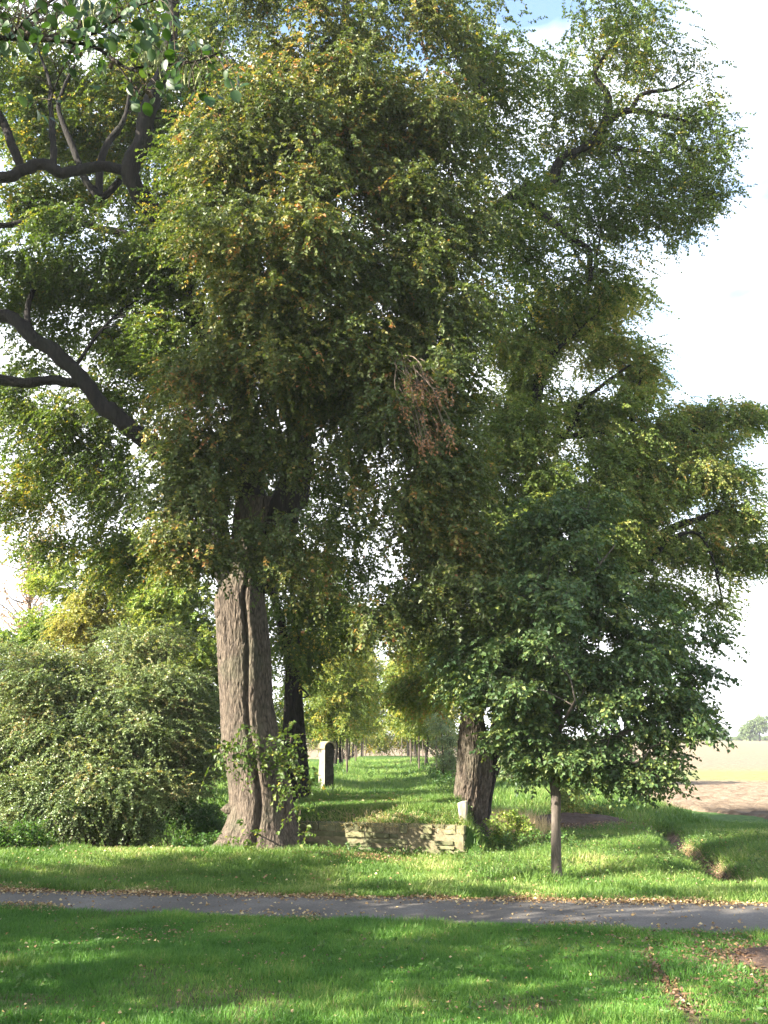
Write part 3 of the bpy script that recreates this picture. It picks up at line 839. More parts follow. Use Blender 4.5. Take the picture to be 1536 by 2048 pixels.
    L([(478, 800, 22.8, 11), (420, 760, 21.8, 9), (380, 800, 21, 8), (360, 900, 20.6, 6), (360, 1000, 20.5, 4)], 25, 8)
    sk = np.concatenate(skel)
    rng = RNG(101)
    cm = MB()
    ax = (base[0], Y0)
    front = [pblob(640, 330, 20, 300, 190, 1.8, 78, .13), pblob(610, 560, 19.5, 260, 160, 1.7, 62, .08), pblob(820, 430, 20.5, 160, 270, 1.8, 62, .04),
             pblob(700, 120, 22, 330, 150, 2.2, 66, .06), pblob(870, 660, 20, 105, 170, 1.5, 34, 0), pblob(550, 730, 20, 170, 90, 1.2, 24, .08),
             pblob(850, 950, 19.8, 105, 220, 1.3, 56, .08), pblob(900, 1150, 20, 85, 110, 1.2, 20, .05), pblob(790, 1215, 19.6, 70, 55, 0.9, 8, .05),
             pblob(380, 930, 20.8, 65, 220, 1.0, 28, .04), pblob(390, 1095, 20, 60, 65, 0.9, 6, .14), pblob(590, 1090, 20.3, 80, 70, 0.8, 4, .10),
             pblob(520, 830, 21, 140, 80, 1.0, 12, .04), pblob(610, 1160, 20.2, 50, 70, 0.6, 3, .12), pblob(520, 910, 20.6, 110, 80, .8, 9, .0), pblob(395, 1010, 21.2, 60, 60, .8, 8, 0), pblob(425, 1120, 20.6, 40, 50, .6, 4, .1), pblob(560, 1110, 20.6, 45, 60, .6, 3, .08), pblob(490, 1080, 20.7, 60, 30, .6, 2, .05), pblob(850, 800, 19.6, 90, 110, 1, 12, .02), pblob(720, 830, 20.6, 90, 90, .8, 7, 0),
             pblob(640, 800, 21, 110, 100, 1, 14, .0), pblob(740, 760, 21, 80, 90, 1, 12, 0), pblob(600, 950, 20.8, 50, 50, .7, 1, .05), pblob(520, 640, 20, 150, 110, 1.3, 22, .05), pblob(700, 730, 19.8, 170, 90, 1.2, 26, .06), pblob(440, 420, 20.5, 110, 150, 1.3, 22, .06), pblob(760, 900, 20.3, 90, 120, 1, 12, .02), pblob(690, 230, 20.5, 250, 100, 1.3, 24, .18)]
    front = [(c - np.array([0, .8, 0]) * 1.0, r_, k, t_) for c, r_, k, t_ in front]
    crown(cm, rng, sk, front, ax, clump_r=0.72, n_spray=19, spray_len=0.55, nleaf=16, L=0.086, W=0.064, droop=0.42, sag=0.35, hang=0.42, tint=(0.35, 0.15), flat=0.6, dens=2.0, br=.018, pull=.45)
    back = [pblob(300, 680, 24, 130, 130, 1.8, 32, -.05), pblob(240, 800, 24, 110, 70, 1.5, 10, 0), pblob(170, 530, 23, 190, 70, 2.2, 34, -.1), pblob(400, 470, 23, 120, 130, 2, 26, 0),
            pblob(120, 170, 25.5, 170, 150, 2.5, 46, .06), pblob(300, 120, 25.5, 110, 150, 2, 30, .04), pblob(200, 270, 25.5, 130, 70, 1.5, 16, .1), pblob(60, 250, 25.5, 80, 80, 1.5, 12, .08), pblob(180, 400, 25.8, 130, 50, 1.4, 14, .1), pblob(120, 640, 24.5, 130, 60, 1.5, 12, -.02), pblob(130, 850, 24.5, 110, 60, 1.5, 10, 0), pblob(470, 250, 23, 110, 130, 1.8, 28, .06), pblob(430, 60, 24, 130, 100, 2, 16, 0),
            pblob(170, 300, 26, 160, 80, 1.5, 9, .15), pblob(60, 420, 25.5, 90, 50, 1.5, 7, .1), pblob(70, 740, 25, 90, 60, 1.6, 5, 0),
            pblob(60, 590, 24.5, 80, 40, 1.6, 6, 0), pblob(70, 900, 25, 90, 80, 2, 8, .1), pblob(60, 1000, 25, 80, 80, 1.6, 8, .25), pblob(190, 960, 25, 110, 120, 2, 24, 0),
            pblob(240, 1110, 25, 90, 80, 1.5, 14, .05), pblob(90, 1090, 25.5, 60, 40, 1, 4, .15),
            pblob(690, 1000, 25.2, 110, 210, 1.3, 22, -.2), pblob(640, 1190, 26, 110, 70, 1.3, 10, -.12),
            pblob(650, 480, 26, 340, 300, 2, 30, -.05), pblob(510, 950, 25.5, 110, 120, 1.2, 12, -.1), pblob(320, 430, 25.5, 80, 120, 1.3, 14, 0), pblob(40, 800, 25, 90, 60, 1.5, 7, .05), pblob(300, 230, 25.5, 70, 120, 1.4, 14, .05), pblob(600, -190, 22.5, 450, 200, 3, 26, 0), pblob(200, -150, 24.5, 250, 150, 2.5, 18, 0),
            pblob(-150, 500, 23.5, 120, 250, 2.2, 16, 0), pblob(-150, 850, 22.5, 110, 220, 2, 7, 0), pblob(-260, 350, 22.5, 200, 250, 2.5, 14, 0), pblob(-80, 250, 23, 90, 180, 2, 5, 0)]
    crown(cm, rng, sk, back, ax, clump_r=0.75, n_spray=15, spray_len=0.55, nleaf=16, L=0.085, W=0.065, droop=0.35, sag=0.3, leafmat=3, tint=(0.42, 0.14), dens=2.5, br=.018, pull=.35)
    # outer boughs beyond the left limbs, added towards the sun to shade them
    outer = [(at(px, py, Y) + sun_dir * d, (1.3, 1.1, 1.1), 7, 0) for px, py, Y, d in ((280, 880, 21.4, 5.4), (210, 810, 21.2, 4.6), (150, 745, 21.2, 4.2), (90, 690, 21.4, 4.0), (20, 636, 21.7, 3.8), (262, 350, 22.4, 4.8), (270, 300, 22.3, 4.8), (292, 225, 22.3, 5.0), (150, 340, 22.3, 4.0), (60, 338, 22.0, 4.0), (320, 150, 22.4, 5.5))]
    outer += [pblob(320, 560, 22.3, 70, 60, 1.2, 10, 0), pblob(330, 690, 22.2, 60, 80, 1.1, 10, 0), pblob(380, 340, 21.6, 50, 90, .9, 10, .04), pblob(410, 180, 22, 50, 90, 1, 9, .04), pblob(360, 800, 21.8, 40, 60, .7, 5, 0)]
    crown(cm, rng, sk, outer, ax, clump_r=0.75, n_spray=17, spray_len=0.55, nleaf=16, L=0.085, W=0.065, droop=0.35, sag=0.3, leafmat=3, tint=(0.42, 0.14), dens=1.5)
    right = [pblob(950, 200, 23.5, 115, 230, 2, 60, .02), pblob(1020, 480, 23.2, 100, 160, 1.6, 36, 0), pblob(1240, 110, 25.6, 140, 130, 2, 40, .02), pblob(1370, 250, 25.6, 90, 120, 1.6, 22, 0),
             pblob(1395, 390, 25.6, 60, 60, 1.2, 7, 0), pblob(1150, 230, 25.8, 90, 130, 1.8, 20, .03), pblob(1130, 340, 26, 90, 80, 1.6, 12, 0), pblob(1120, 560, 25.4, 110, 70, 1.4, 14, .05), pblob(1200, 440, 25, 160, 60, 1.5, 22, -.05), pblob(1290, 340, 25.5, 120, 80, 1.6, 20, -.05), pblob(1400, 330, 25.6, 60, 90, 1.4, 12, 0), pblob(1230, 250, 26, 120, 90, 1.4, 10, 0), pblob(1300, 430, 25.5, 100, 60, 1.2, 9, 0),
             pblob(1040, 150, 25, 60, 80, 1.2, 5, .05), pblob(1200, 545, 25, 100, 45, 1, 8, .04), pblob(1330, 440, 25.5, 80, 35, 1, 5, 0), pblob(1150, 400, 25.5, 90, 60, 1.2, 6, 0)]
    crown(cm, rng, sk, right, ax, clump_r=0.7, n_spray=13, spray_len=0.5, nleaf=15, L=0.08, W=0.062, droop=0.25, sag=0.25, leafmat=3, tint=(0.42, 0.14), dens=1.8, br=.02)
    cm.build('crown', [M['lime'], M['twig'], M['limb'], M['lime_green']], root)
    # leafy shoots from the trunk's burls
    sm = MB(); rng = RNG(7)
    for px, py, n_, wd in ((470, 1500, 26, 40), (540, 1510, 30, 36), (580, 1490, 22, 30), (500, 1480, 16, 30), (500, 1680, 14, 40), (590, 1560, 20, 30), (600, 1630, 8, 16)):
        c = at(px, py, 22.0)
        O = c + rng.normal(0, 1, (n_, 3)) * np.array([px2m(wd, py, 22) * 0.6, 0.12, 0.16])
        D = rng.normal(0, 0.7, (n_, 3)) + np.array([0.25, -0.35, -0.15])
        sprays(sm, rng, O, D, 0.5, 8, 0.10, 0.085, 0.4, (0.4, 0.2), 0, 1, 'kite', 0.5)
        tube(sm, catmull([c + [0, 0.6, 0.1], c + [0, 0.2, 0.15], c], 3), np.linspace(0.02, 0.008, 7), 5, 1)
    sm.build('trunk_shoots', [M['lime_green'], M['twig']], root)
    # a dead brown hanging branch
    dm = MB(); rng = RNG(8)
    a = at(790, 690, 18.7)
    for k in range(34):
        e = at(rng.uniform(805, 905), rng.uniform(750, 885), 17.4 + rng.uniform(-.4, .4))
        s = a + (e - a) * rng.uniform(0.15, 0.5) + rng.normal(0, 0.05, 3)
        m = (s + e) / 2 + rng.normal(0, 0.06, 3)
        tube(dm, catmull([s, m, e], 4), np.linspace(0.008, 0.003, 9), 4, 1, cap=False)
        n_ = 3
        O = e + rng.normal(0, 0.07, (n_, 3))
        sprays(dm, rng, O, rng.normal(0, .5, (n_, 3)) + [0.2, 0, -0.9], 0.25, 5, 0.07, 0.035, 0.3, (0.5, 0.25), 0, 1)
    tube(dm, catmull([at(690, 640, 21.5), a + [-.3, .8, .2], a, at(850, 800, 17.9)], 5), np.linspace(0.05, 0.012, 16), 6, 1)
    tag(dm.build('dead_branch', [M['dead'], M['pale_twig']], root), 'dead brown branch hanging among the leaves')
    return root


great_lime()


# ---------------------------------------------------------------- second trunk behind it
def back_lime():
    Y0 = 27.6
    rows = [(1680, 545, 650), (1620, 556, 628), (1560, 562, 618), (1480, 566, 610), (1400, 570, 604), (1300, 574, 600)]
    zs = [at(0, p, Y0)[2] for p, _, _ in rows]
    root = thing('lime_tree', 'dark lime trunk half hidden behind the huge old lime, left of the stone pier', 'tree')
    t = MB()
    sk = bole(t, np.array(zs), np.array([at((l + r) / 2, p, Y0)[0] for p, l, r in rows]), Y0, np.array([px2m((r - l) / 2, p, Y0) for p, l, r in rows]), 0.1, seed=14, nth=110, fiss=0.03,
              crease=[(radians(-100), radians(-80), .15, .15)])
    l1 = plimb(t, [(586, 1320, Y0, 13), (600, 1230, Y0, 11), (640, 1150, Y0, 8), (660, 1080, Y0, 4)], seed=31)
    l2 = plimb(t, [(586, 1330, Y0, 11), (560, 1240, Y0, 9), (540, 1150, Y0 + .3, 6), (520, 1050, Y0 + .5, 3)], seed=32)
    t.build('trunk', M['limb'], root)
    cm = MB(); rng = RNG(21)
    crown(cm, rng, np.concatenate([l1, l2, sk[-30:]]), [pblob(610, 1310, 27, 70, 60, 1.2, 16, .05), pblob(640, 1200, 28, 100, 90, 1.5, 14, -.1), pblob(560, 1250, 28.5, 90, 90, 1.4, 16, .05),
          pblob(565, 1420, 29.5, 40, 70, .8, 12, .0), pblob(560, 1530, 29.5, 30, 50, .6, 6, -.1), pblob(700, 1270, 28, 50, 40, .8, 5, 0), pblob(560, 1080, 29, 120, 100, 1.5, 10, 0)], (-2.4, Y0), clump_r=0.6, n_spray=22, spray_len=0.5, nleaf=14, L=0.085, W=0.064, droop=0.5)
    cm.build('crown', [M['lime_green'], M['twig'], M['limb']], root)


back_lime()


# ---------------------------------------------------------------- old tree right of the wall
def right_lime():
    Y0 = 26.8
    rows = [(1720, 888, 1010), (1690, 902, 985), (1650, 904, 972), (1600, 906, 976), (1560, 910, 984), (1520, 914, 984), (1480, 918, 976), (1440, 922, 966), (1380, 930, 966), (1300, 945, 978), (1200, 968, 1000)]
    zs = [at(0, p, Y0)[2] for p, _, _ in rows]
    root = thing('old_lime_tree', 'stout old lime with ribbed dark trunk behind the right end of the stone wall', 'tree')
    t = MB()
    s0 = bole(t, np.array(zs), np.array([at((l + r) / 2, p, Y0)[0] for p, l, r in rows]), Y0, np.array([px2m((r - l) / 2, p, Y0) * .95 for p, l, r in rows]), 0.15, 0.5, seed=24, nth=220, fiss=0.04,
              crease=[(radians(-60), radians(-75), .05, .10)])
    t.build('trunk', M['bark'], root)
    skel = []

    def L(pts, seed, sides=9):
        m = MB(); skel.append(plimb(m, pts, sides=sides, seed=seed)); m.build('limb', M['limb'], root)
    L([(962, 1700, 27.1, 12), (974, 1600, 27.1, 11), (986, 1540, 27.1, 10), (994, 1490, 27.1, 10), (990, 1440, 27.1, 9), (1010, 1360, 27.0, 7), (1040, 1260, 27.0, 4)], 41)
    L([(980, 1260, 26.8, 17), (1000, 1170, 27.0, 17), (1035, 1080, 26.8, 16), (1060, 980, 26.6, 15), (1066, 880, 26.8, 14), (1074, 790, 27, 12), (1100, 720, 27.2, 10), (1150, 665, 27.4, 8), (1185, 600, 27.5, 5), (1200, 540, 27.6, 3)], 43, 10)
    L([(1000, 1180, 26.9, 13), (1100, 1190, 26.6, 12), (1190, 1180, 26.9, 11), (1250, 1135, 27, 10), (1290, 1100, 27.1, 10), (1335, 1062, 27.2, 8), (1400, 1035, 27.3, 6), (1470, 1010, 27.5, 3)], 44)
    L([(1265, 1150, 27, 6), (1310, 1110, 26.8, 6), (1345, 1075, 26.7, 5), (1400, 1070, 26.6, 3), (1440, 1150, 26.6, 2)], 45, 7)
    L([(1040, 1060, 26.4, 9), (1160, 1010, 27, 8), (1280, 935, 27.4, 7), (1345, 890, 27.6, 5), (1420, 850, 27.9, 3), (1500, 840, 28, 2)], 46, 7)
    L([(1064, 900, 26.8, 7), (1130, 875, 27, 6), (1190, 868, 27.2, 5), (1250, 865, 27.4, 3)], 47, 7)
    L([(1066, 900, 26.8, 7), (1140, 860, 26.6, 6), (1165, 805, 26.7, 5), (1205, 770, 26.8, 4), (1260, 730, 27, 2)], 48, 7)
    L([(1255, 960, 27.3, 5), (1262, 880, 27.3, 5), (1270, 800, 27.4, 3), (1290, 730, 27.5, 2)], 49, 6)
    L([(1080, 770, 27, 6), (1110, 705, 26.6, 5), (1160, 660, 26.4, 3), (1220, 600, 26.4, 2)], 50, 6)
    L([(1390, 1050, 27.2, 4), (1420, 1100, 27.2, 3), (1440, 1180, 27.2, 2), (1445, 1220, 27.2, 1)], 51, 5)
    L([(940, 1400, 26.8, 9), (910, 1360, 25.9, 6), (870, 1330, 25.5, 4)], 52, 6)
    sk = np.concatenate(skel)
    cm = MB(); rng = RNG(31)
    bl = [pblob(1170, 640, 27.6, 140, 110, 2, 44, .14), pblob(1270, 740, 28, 60, 80, 1.4, 14, .12), pblob(1050, 720, 27.2, 80, 140, 1.5, 28, 0), pblob(1180, 820, 27.2, 160, 70, 1.8, 20, .02),
          pblob(990, 900, 26.5, 90, 140, 1.5, 30, -.05), pblob(1130, 990, 26.8, 150, 90, 1.8, 26, 0), pblob(1420, 835, 28, 100, 32, 1.2, 13, 0), pblob(1310, 860, 27.6, 90, 55, 1.3, 11, 0),
          pblob(1370, 960, 27.6, 130, 42, 1.5, 24, .1), pblob(1250, 1010, 27.2, 120, 55, 1.5, 18, .02), pblob(1480, 1030, 27.6, 80, 45, 1.3, 11, 0), pblob(1440, 1110, 27.4, 80, 50, 1.2, 8, -.05),
          pblob(1520, 830, 28.2, 40, 30, .8, 4, 0), pblob(1000, 1130, 26.2, 120, 120, 1.5, 30, -.1), pblob(900, 1290, 25.6, 110, 80, 1.2, 20, .05), pblob(965, 1370, 25.1, 100, 40, 1, 10, .15),
          pblob(850, 1370, 28, 60, 70, 1, 12, .1), pblob(1330, 1190, 27, 70, 60, 1.2, 6, .05), pblob(1420, 1200, 27.2, 30, 50, .8, 3, .05), pblob(1120, 1130, 27, 120, 80, 1.4, 14, -.1),
          pblob(1520, 1110, 27.6, 50, 60, 1, 5, -.05), pblob(1250, 1120, 28, 90, 50, 1, 6, 0), pblob(1060, 1010, 25.6, 110, 110, 1.2, 14, .0), pblob(1000, 1250, 25, 110, 90, 1.1, 16, -.05), pblob(1080, 860, 25.8, 70, 90, 1, 8, .05),
          pblob(1100, 1330, 26, 120, 100, 1.2, 12, -.05), pblob(930, 1060, 25.4, 60, 120, 1, 12, -.05), pblob(1040, 1440, 26.5, 60, 50, .9, 6, .1), pblob(1280, 900, 27.4, 90, 60, 1.3, 14, .05), pblob(1230, 930, 27, 90, 90, 1.4, 14, 0), pblob(1300, 1080, 27.6, 90, 60, 1.3, 12, 0), pblob(1400, 1090, 27.6, 90, 50, 1.2, 8, 0), pblob(1230, 1080, 26.6, 80, 80, 1.2, 12, 0), pblob(1300, 1180, 27.3, 80, 50, 1.2, 7, 0), pblob(1400, 900, 27.8, 80, 40, 1.2, 9, .05)]
    crown(cm, rng, sk, bl, (2.2, Y0), clump_r=0.68, n_spray=17, spray_len=0.5, nleaf=15, L=0.085, W=0.065, droop=0.38, sag=0.3, flat=0.55, tint=(0.49, 0.14), dens=2.6, br=.02, pull=.35)
    cm.build('crown', [M['old_right'], M['twig'], M['limb']], root)


right_lime()


# ---------------------------------------------------------------- young tree on the verge
def young_tree():
    Y0 = 19.4
    root = thing('young_lime_tree', 'young dark green lime with slim straight trunk on the verge beside the road', 'tree')
    t = MB()
    c = at(1114, 1760, Y0)
    pts = [(1114, 1785, Y0, 15), (1114, 1764, Y0, 12.5), (1114, 1748, Y0, 10.8), (1113, 1700, Y0, 10), (1112, 1640, Y0, 9.5), (1111, 1590, Y0, 10), (1110, 1555, Y0, 11), (1112, 1500, Y0, 9), (1118, 1420, Y0, 8), (1126, 1300, Y0, 6.5), (1140, 1180, Y0, 4.5), (1165, 1060, Y0, 2.5), (1180, 1000, Y0, 1)]
    sk = [plimb(t, pts, sides=20, rough=0.06, seed=60)]
    t.build('trunk', M['young_bark'], root)
    for q, pts in enumerate([[(1114, 1556, Y0, 8), (1135, 1535, 19.3, 7), (1180, 1500, 19.2, 6), (1240, 1470, 19.1, 4.5), (1320, 1440, 19, 3), (1400, 1420, 19, 1.5)],
                [(1108, 1540, Y0, 6), (1080, 1500, 19.2, 5), (1030, 1450, 19, 4), (970, 1400, 19, 2)],
                [(1122, 1400, Y0, 5), (1180, 1340, 19.6, 4), (1260, 1290, 19.8, 3), (1350, 1260, 19.9, 1.5)],
                [(1120, 1440, Y0, 5), (1090, 1370, 19.8, 4), (1040, 1300, 20, 3), (990, 1240, 20, 1.5)],
                [(1130, 1480, 19.3, 5), (1200, 1500, 18.6, 4), (1280, 1530, 18.3, 3), (1340, 1570, 18.2, 1.5)],
                [(1134, 1250, Y0, 4), (1170, 1170, 19.1, 3), (1230, 1090, 19, 1.5)],
                [(1126, 1330, Y0, 4), (1090, 1250, 19, 3), (1060, 1150, 18.9, 1.5)],
                [(1116, 1470, 19.4, 4), (1130, 1440, 18.4, 3), (1150, 1400, 17.9, 2)]]):
        m = MB(); sk.append(plimb(m, pts, sides=8, seed=61 + q)); m.build('limb', M['young_bark'], root)
    cm = MB(); rng = RNG(41)
    bl = [pblob(1120, 1180, 19.4, 130, 150, 1.3, 40), pblob(1040, 1360, 19.1, 150, 95, 1.4, 38), pblob(1210, 1350, 19.2, 170, 140, 1.6, 58), pblob(1340, 1460, 19, 60, 70, 1.0, 14),
          pblob(960, 1310, 19.4, 80, 90, 1.1, 18), pblob(1310, 1270, 19.6, 75, 80, 1.1, 13), pblob(1390, 1370, 19.4, 40, 60, .7, 7), pblob(1160, 1030, 19.4, 70, 70, .8, 14), pblob(1080, 1090, 19.4, 60, 70, .8, 10),
          pblob(1310, 1550, 18.6, 55, 30, .6, 7), pblob(1190, 1500, 18.7, 80, 40, .7, 10), pblob(1240, 1560, 18.8, 60, 40, .6, 7), pblob(1080, 1240, 18.4, 90, 110, .8, 16), pblob(1430, 1290, 19.6, 20, 30, .4, 2), pblob(1220, 1180, 19.4, 70, 70, .9, 10), pblob(1100, 1500, 18.9, 60, 40, .7, 9), pblob(1030, 1460, 19, 60, 35, .6, 7), pblob(1150, 1530, 18.9, 50, 25, .5, 4), pblob(1060, 1530, 19.6, 40, 30, .5, 4)]
    crown(cm, rng, np.concatenate(sk), bl, (c[0], Y0), clump_r=0.45, n_spray=22, spray_len=0.42, nleaf=13, L=0.092, W=0.072, droop=0.25, sag=0.25, flat=0.5, br=0.022, tint=(0.45, 0.22), hang=0.45, dens=1.0)
    cm.build('crown', [M['young'], M['twig'], M['young_bark']], root)


young_tree()


# ---------------------------------------------------------------- bushes and trees at the left
def bush(name, label, cat, base, stems, blobs, mat, seed, clump_r=0.5, n_spray=26, spray_len=0.4, nleaf=16, L=0.045, W=0.032, group=None, stem_r=0.035, shoots=0, **kw):
    root = thing(name, label, cat, group=group)
    rng = RNG(seed)
    base = np.asarray(base, float); base[2] = float(ground_z(base[0], base[1])) - 0.05
    m = MB(); sk = []
    tops = [b[0] + rng.normal(0, 0.5, 3) * b[1] for b in blobs for _ in range(stems)]
    for q, e in enumerate(tops):
        s = base + np.append(rng.normal(0, 0.3, 2), 0)
        mid = s + (e - s) * 0.5 + np.array([0, 0, 0.25 * np.linalg.norm(e - s) * 0.5])
        sk.append(limb(m, [np.append(s, stem_r), np.append(mid, stem_r * .7), np.append(e, stem_r * .25)], sides=6, seed=seed + q, n=6))
    m.build('stems', M['twig'], root)
    cm = MB()
    crown(cm, rng, np.concatenate(sk), blobs, base[:2], clump_r=clump_r, n_spray=n_spray, spray_len=spray_len, nleaf=nleaf, L=L, W=W, br=0.012, **kw)
    if shoots:
        q = rng.integers(0, len(blobs), shoots)
        c0 = np.array([blobs[i][0] for i in q]); r0 = np.array([blobs[i][1] for i in q])
        d = unit(rng.normal(0, 1, (shoots, 3)) + [0, -.5, .55])
        O = c0 + d * r0 * .8
        sprays(cm, rng, O, d + rng.normal(0, .35, (shoots, 3)) + [0, 0, .35], 1.25, 44, L, W, .45, (.55, .14), 0, 1, 'kite', .2, r=.006)
    cm.build('foliage', [mat, M['twig'], M['twig']], root)
    return root


bush('hawthorn_bush', 'big grey green hawthorn bush arching over a dark hollow at the left', 'bush', at(230, 1700, 26), 2,
     [pblob(200, 1470, 25.2, 190, 140, 1.5, 80, 0), pblob(60, 1400, 25.2, 110, 130, 1.4, 36, .1), pblob(330, 1390, 25.6, 100, 90, 1.2, 26, 0), pblob(110, 1600, 24.4, 110, 45, .9, 22, -.1),
      pblob(230, 1570, 24.2, 120, 60, .8, 20, 0), pblob(20, 1540, 25, 60, 80, 1, 14, .05), pblob(120, 1350, 25.8, 80, 50, 1, 8, .12), pblob(250, 1310, 26, 70, 50, .8, 8, .08), pblob(330, 1290, 26.2, 40, 40, .7, 4, .05), pblob(340, 1440, 25.6, 80, 80, 1.2, 18, -.05), pblob(390, 1520, 25.6, 40, 50, .7, 7, -.1), pblob(310, 1550, 25.4, 80, 40, .8, 8, -.1), pblob(200, 1640, 25.8, 120, 35, .8, 14, -.3), pblob(60, 1620, 25.5, 70, 45, .8, 12, -.2)], M['hawthorn'], 51, shoots=150, clump_r=0.5, n_spray=26, spray_len=0.62, nleaf=24, L=0.056, W=0.042, droop=-.05, sag=0.3, tint=(.5,.14), dens=2.2)
bush('dark_shrub', 'dark low shrub in the shady hollow between the hawthorn and the huge trunk', 'bush', at(370, 1640, 29), 3,
     [pblob(375, 1590, 29, 60, 55, .8, 18, -.2), pblob(320, 1610, 28.6, 60, 45, .8, 14, -.2), pblob(415, 1640, 27.6, 30, 30, .6, 7, -.2), pblob(270, 1640, 28, 60, 25, .6, 8, -.2)], M['weed'], 65, clump_r=0.4, n_spray=22, spray_len=0.4, nleaf=12, L=0.075, W=0.055, stem_r=0.015)
bush('shade_bush', 'dark bush added behind the hawthorn at the far left to shade the hollow', 'bush', (-9.6, 28.4, 0), 4,  # mostly hidden bush, added to keep the sun off the hollow
     [((-9.6, 28.4, 1.4), (1.5, 1.2, 1.8), 30, -.1), ((-11.4, 27.6, 1.6), (1.2, 1.2, 2.0), 26, -.1)], M['lime_green'], 66, clump_r=0.55, n_spray=22, spray_len=0.5, nleaf=12, L=0.09, W=0.07, stem_r=0.03)
bush('green_bush', 'fresh green bush below the bare pale tree at the far left', 'bush', at(50, 1600, 34), 3,
     [pblob(50, 1290, 34, 110, 60, 1.5, 26, 0), pblob(110, 1240, 34, 50, 30, 1, 8, .05), pblob(20, 1380, 33, 90, 60, 1.3, 16, -.1)], M['bright'], 52, clump_r=0.6, n_spray=24, L=0.09, W=0.068, droop=0.2, dens=1.5)
bush('yellow_bush', 'yellowing bush between the fresh green bush and the lime green tree', 'bush', at(170, 1600, 31), 3,
     [pblob(165, 1265, 31, 60, 75, 1.1, 22, .1), pblob(200, 1190, 31, 45, 50, .8, 10, .05), pblob(150, 1350, 31, 80, 40, 1, 10, 0)], M['yellow'], 53, clump_r=0.5, n_spray=30, L=0.08, W=0.06, droop=0.4, dens=1.5)
bush('lime_green_tree', 'lime green young tree rising behind the hawthorn, left of the huge trunk', 'tree', at(370, 1600, 35), 2,
     [pblob(370, 1260, 35, 95, 110, 1.6, 40, .1), pblob(340, 1150, 35, 90, 50, 1.2, 12, 0), pblob(400, 1400, 34.5, 60, 70, 1.2, 16, -.1), pblob(270, 1230, 35.5, 50, 70, 1, 12, -.15), pblob(420, 1500, 34, 40, 60, .8, 7, -.2), pblob(290, 1330, 35, 90, 60, 1, 10, -.2), pblob(250, 1120, 36, 90, 70, 1.4, 14, .25), pblob(130, 1160, 36, 80, 50, 1.2, 8, .3), pblob(480, 1330, 36, 60, 90, 1.2, 12, .1), pblob(390, 1370, 34, 60, 120, 1.2, 22, .1), pblob(320, 1230, 34.5, 80, 80, 1.2, 16, .1)], M['bright'], 54, clump_r=0.6, n_spray=30, L=0.09, W=0.068, stem_r=0.07, droop=0.3, dens=1.7)


def bare_tree():
    root = thing('bare_tree', 'nearly bare tree with thin pale russet twigs against the sky at far left', 'tree')
    rng = RNG(55); m = MB(); sk = []
    base = at(60, 1400, 48); base[2] = 0.3
    trunk = limb(m, [np.append(base, .16), np.append(at(62, 1330, 48), .12), np.append(at(58, 1240, 48), .08), np.append(at(66, 1160, 48), .04), np.append(at(70, 1110, 48), .015)], sides=8, seed=5)
    for k in range(64):
        j = rng.integers(8, len(trunk)); a = trunk[j, :3]
        e = a + np.array([rng.normal(0, 1.1), rng.normal(0, 1.0), rng.uniform(0.7, 2.4)])
        sk.append(limb(m, [np.append(a, .04), np.append((a + e) / 2 + rng.normal(0, .16, 3), .026), np.append(e, .012)], sides=4, seed=k, n=4))
    m.build('trunk', M['pale_twig'], root)
    cm = MB(); sk = np.concatenate(sk)
    O = sk[rng.integers(0, len(sk), 520), :3]
    sprays(cm, rng, O, rng.normal(0, 1, (520, 3)) + [0, 0, .4], 0.9, 6, 0.12, 0.08, 0.1, (0.4, 0.3), 0, 1, r=0.012)
    cm.build('crown', [M['pinkish'], M['pale_twig']], root)


bare_tree()

bush('bramble_bush', 'low yellow flecked bush at the foot of the stout old lime', 'bush', at(1010, 1690, 24.6), 2,
     [pblob(1010, 1650, 24.6, 45, 25, .5, 12, .1), pblob(985, 1690, 24.2, 30, 15, .4, 5, .1)], M['bright'], 56, clump_r=0.25, n_spray=14, spray_len=0.3, nleaf=9, L=0.07, W=0.05, stem_r=0.01)
bush('hedge_shrub', 'small pale green shrub behind the slim trunk of the young tree', 'bush', at(1140, 1640, 31), 2,
     [pblob(1140, 1600, 31, 35, 45, .6, 12, .1), pblob(1180, 1620, 31.5, 30, 22, .5, 6, 0)], M['old_right'], 57, clump_r=0.35, n_spray=18, spray_len=0.35, nleaf=10, L=0.075, W=0.055, stem_r=0.015)
bush('thicket', 'dull grey brown thicket behind the stout old lime on its right', 'bush', at(1050, 1600, 46), 4,
     [pblob(1040, 1545, 46, 70, 40, 1.5, 30, 0), pblob(1000, 1520, 47, 40, 40, 1, 12, .1), pblob(1100, 1530, 47, 50, 45, 1.2, 18, .05), pblob(1170, 1540, 48, 40, 35, 1.2, 10, .05)], M['hawthorn'], 58, clump_r=0.55, n_spray=16, spray_len=0.5, nleaf=8, L=0.09, W=0.06, stem_r=0.03)
bush('garden_shrub', 'grey green shrub between the avenue and the stout old lime', 'bush', at(895, 1590, 40), 3,
     [pblob(893, 1520, 40, 26, 50, .9, 16, 0), pblob(880, 1450, 40, 24, 35, .8, 8, .05)], M['hawthorn'], 59, clump_r=0.45, n_spray=20, spray_len=0.4, nleaf=12, L=0.075, W=0.05, stem_r=0.03)


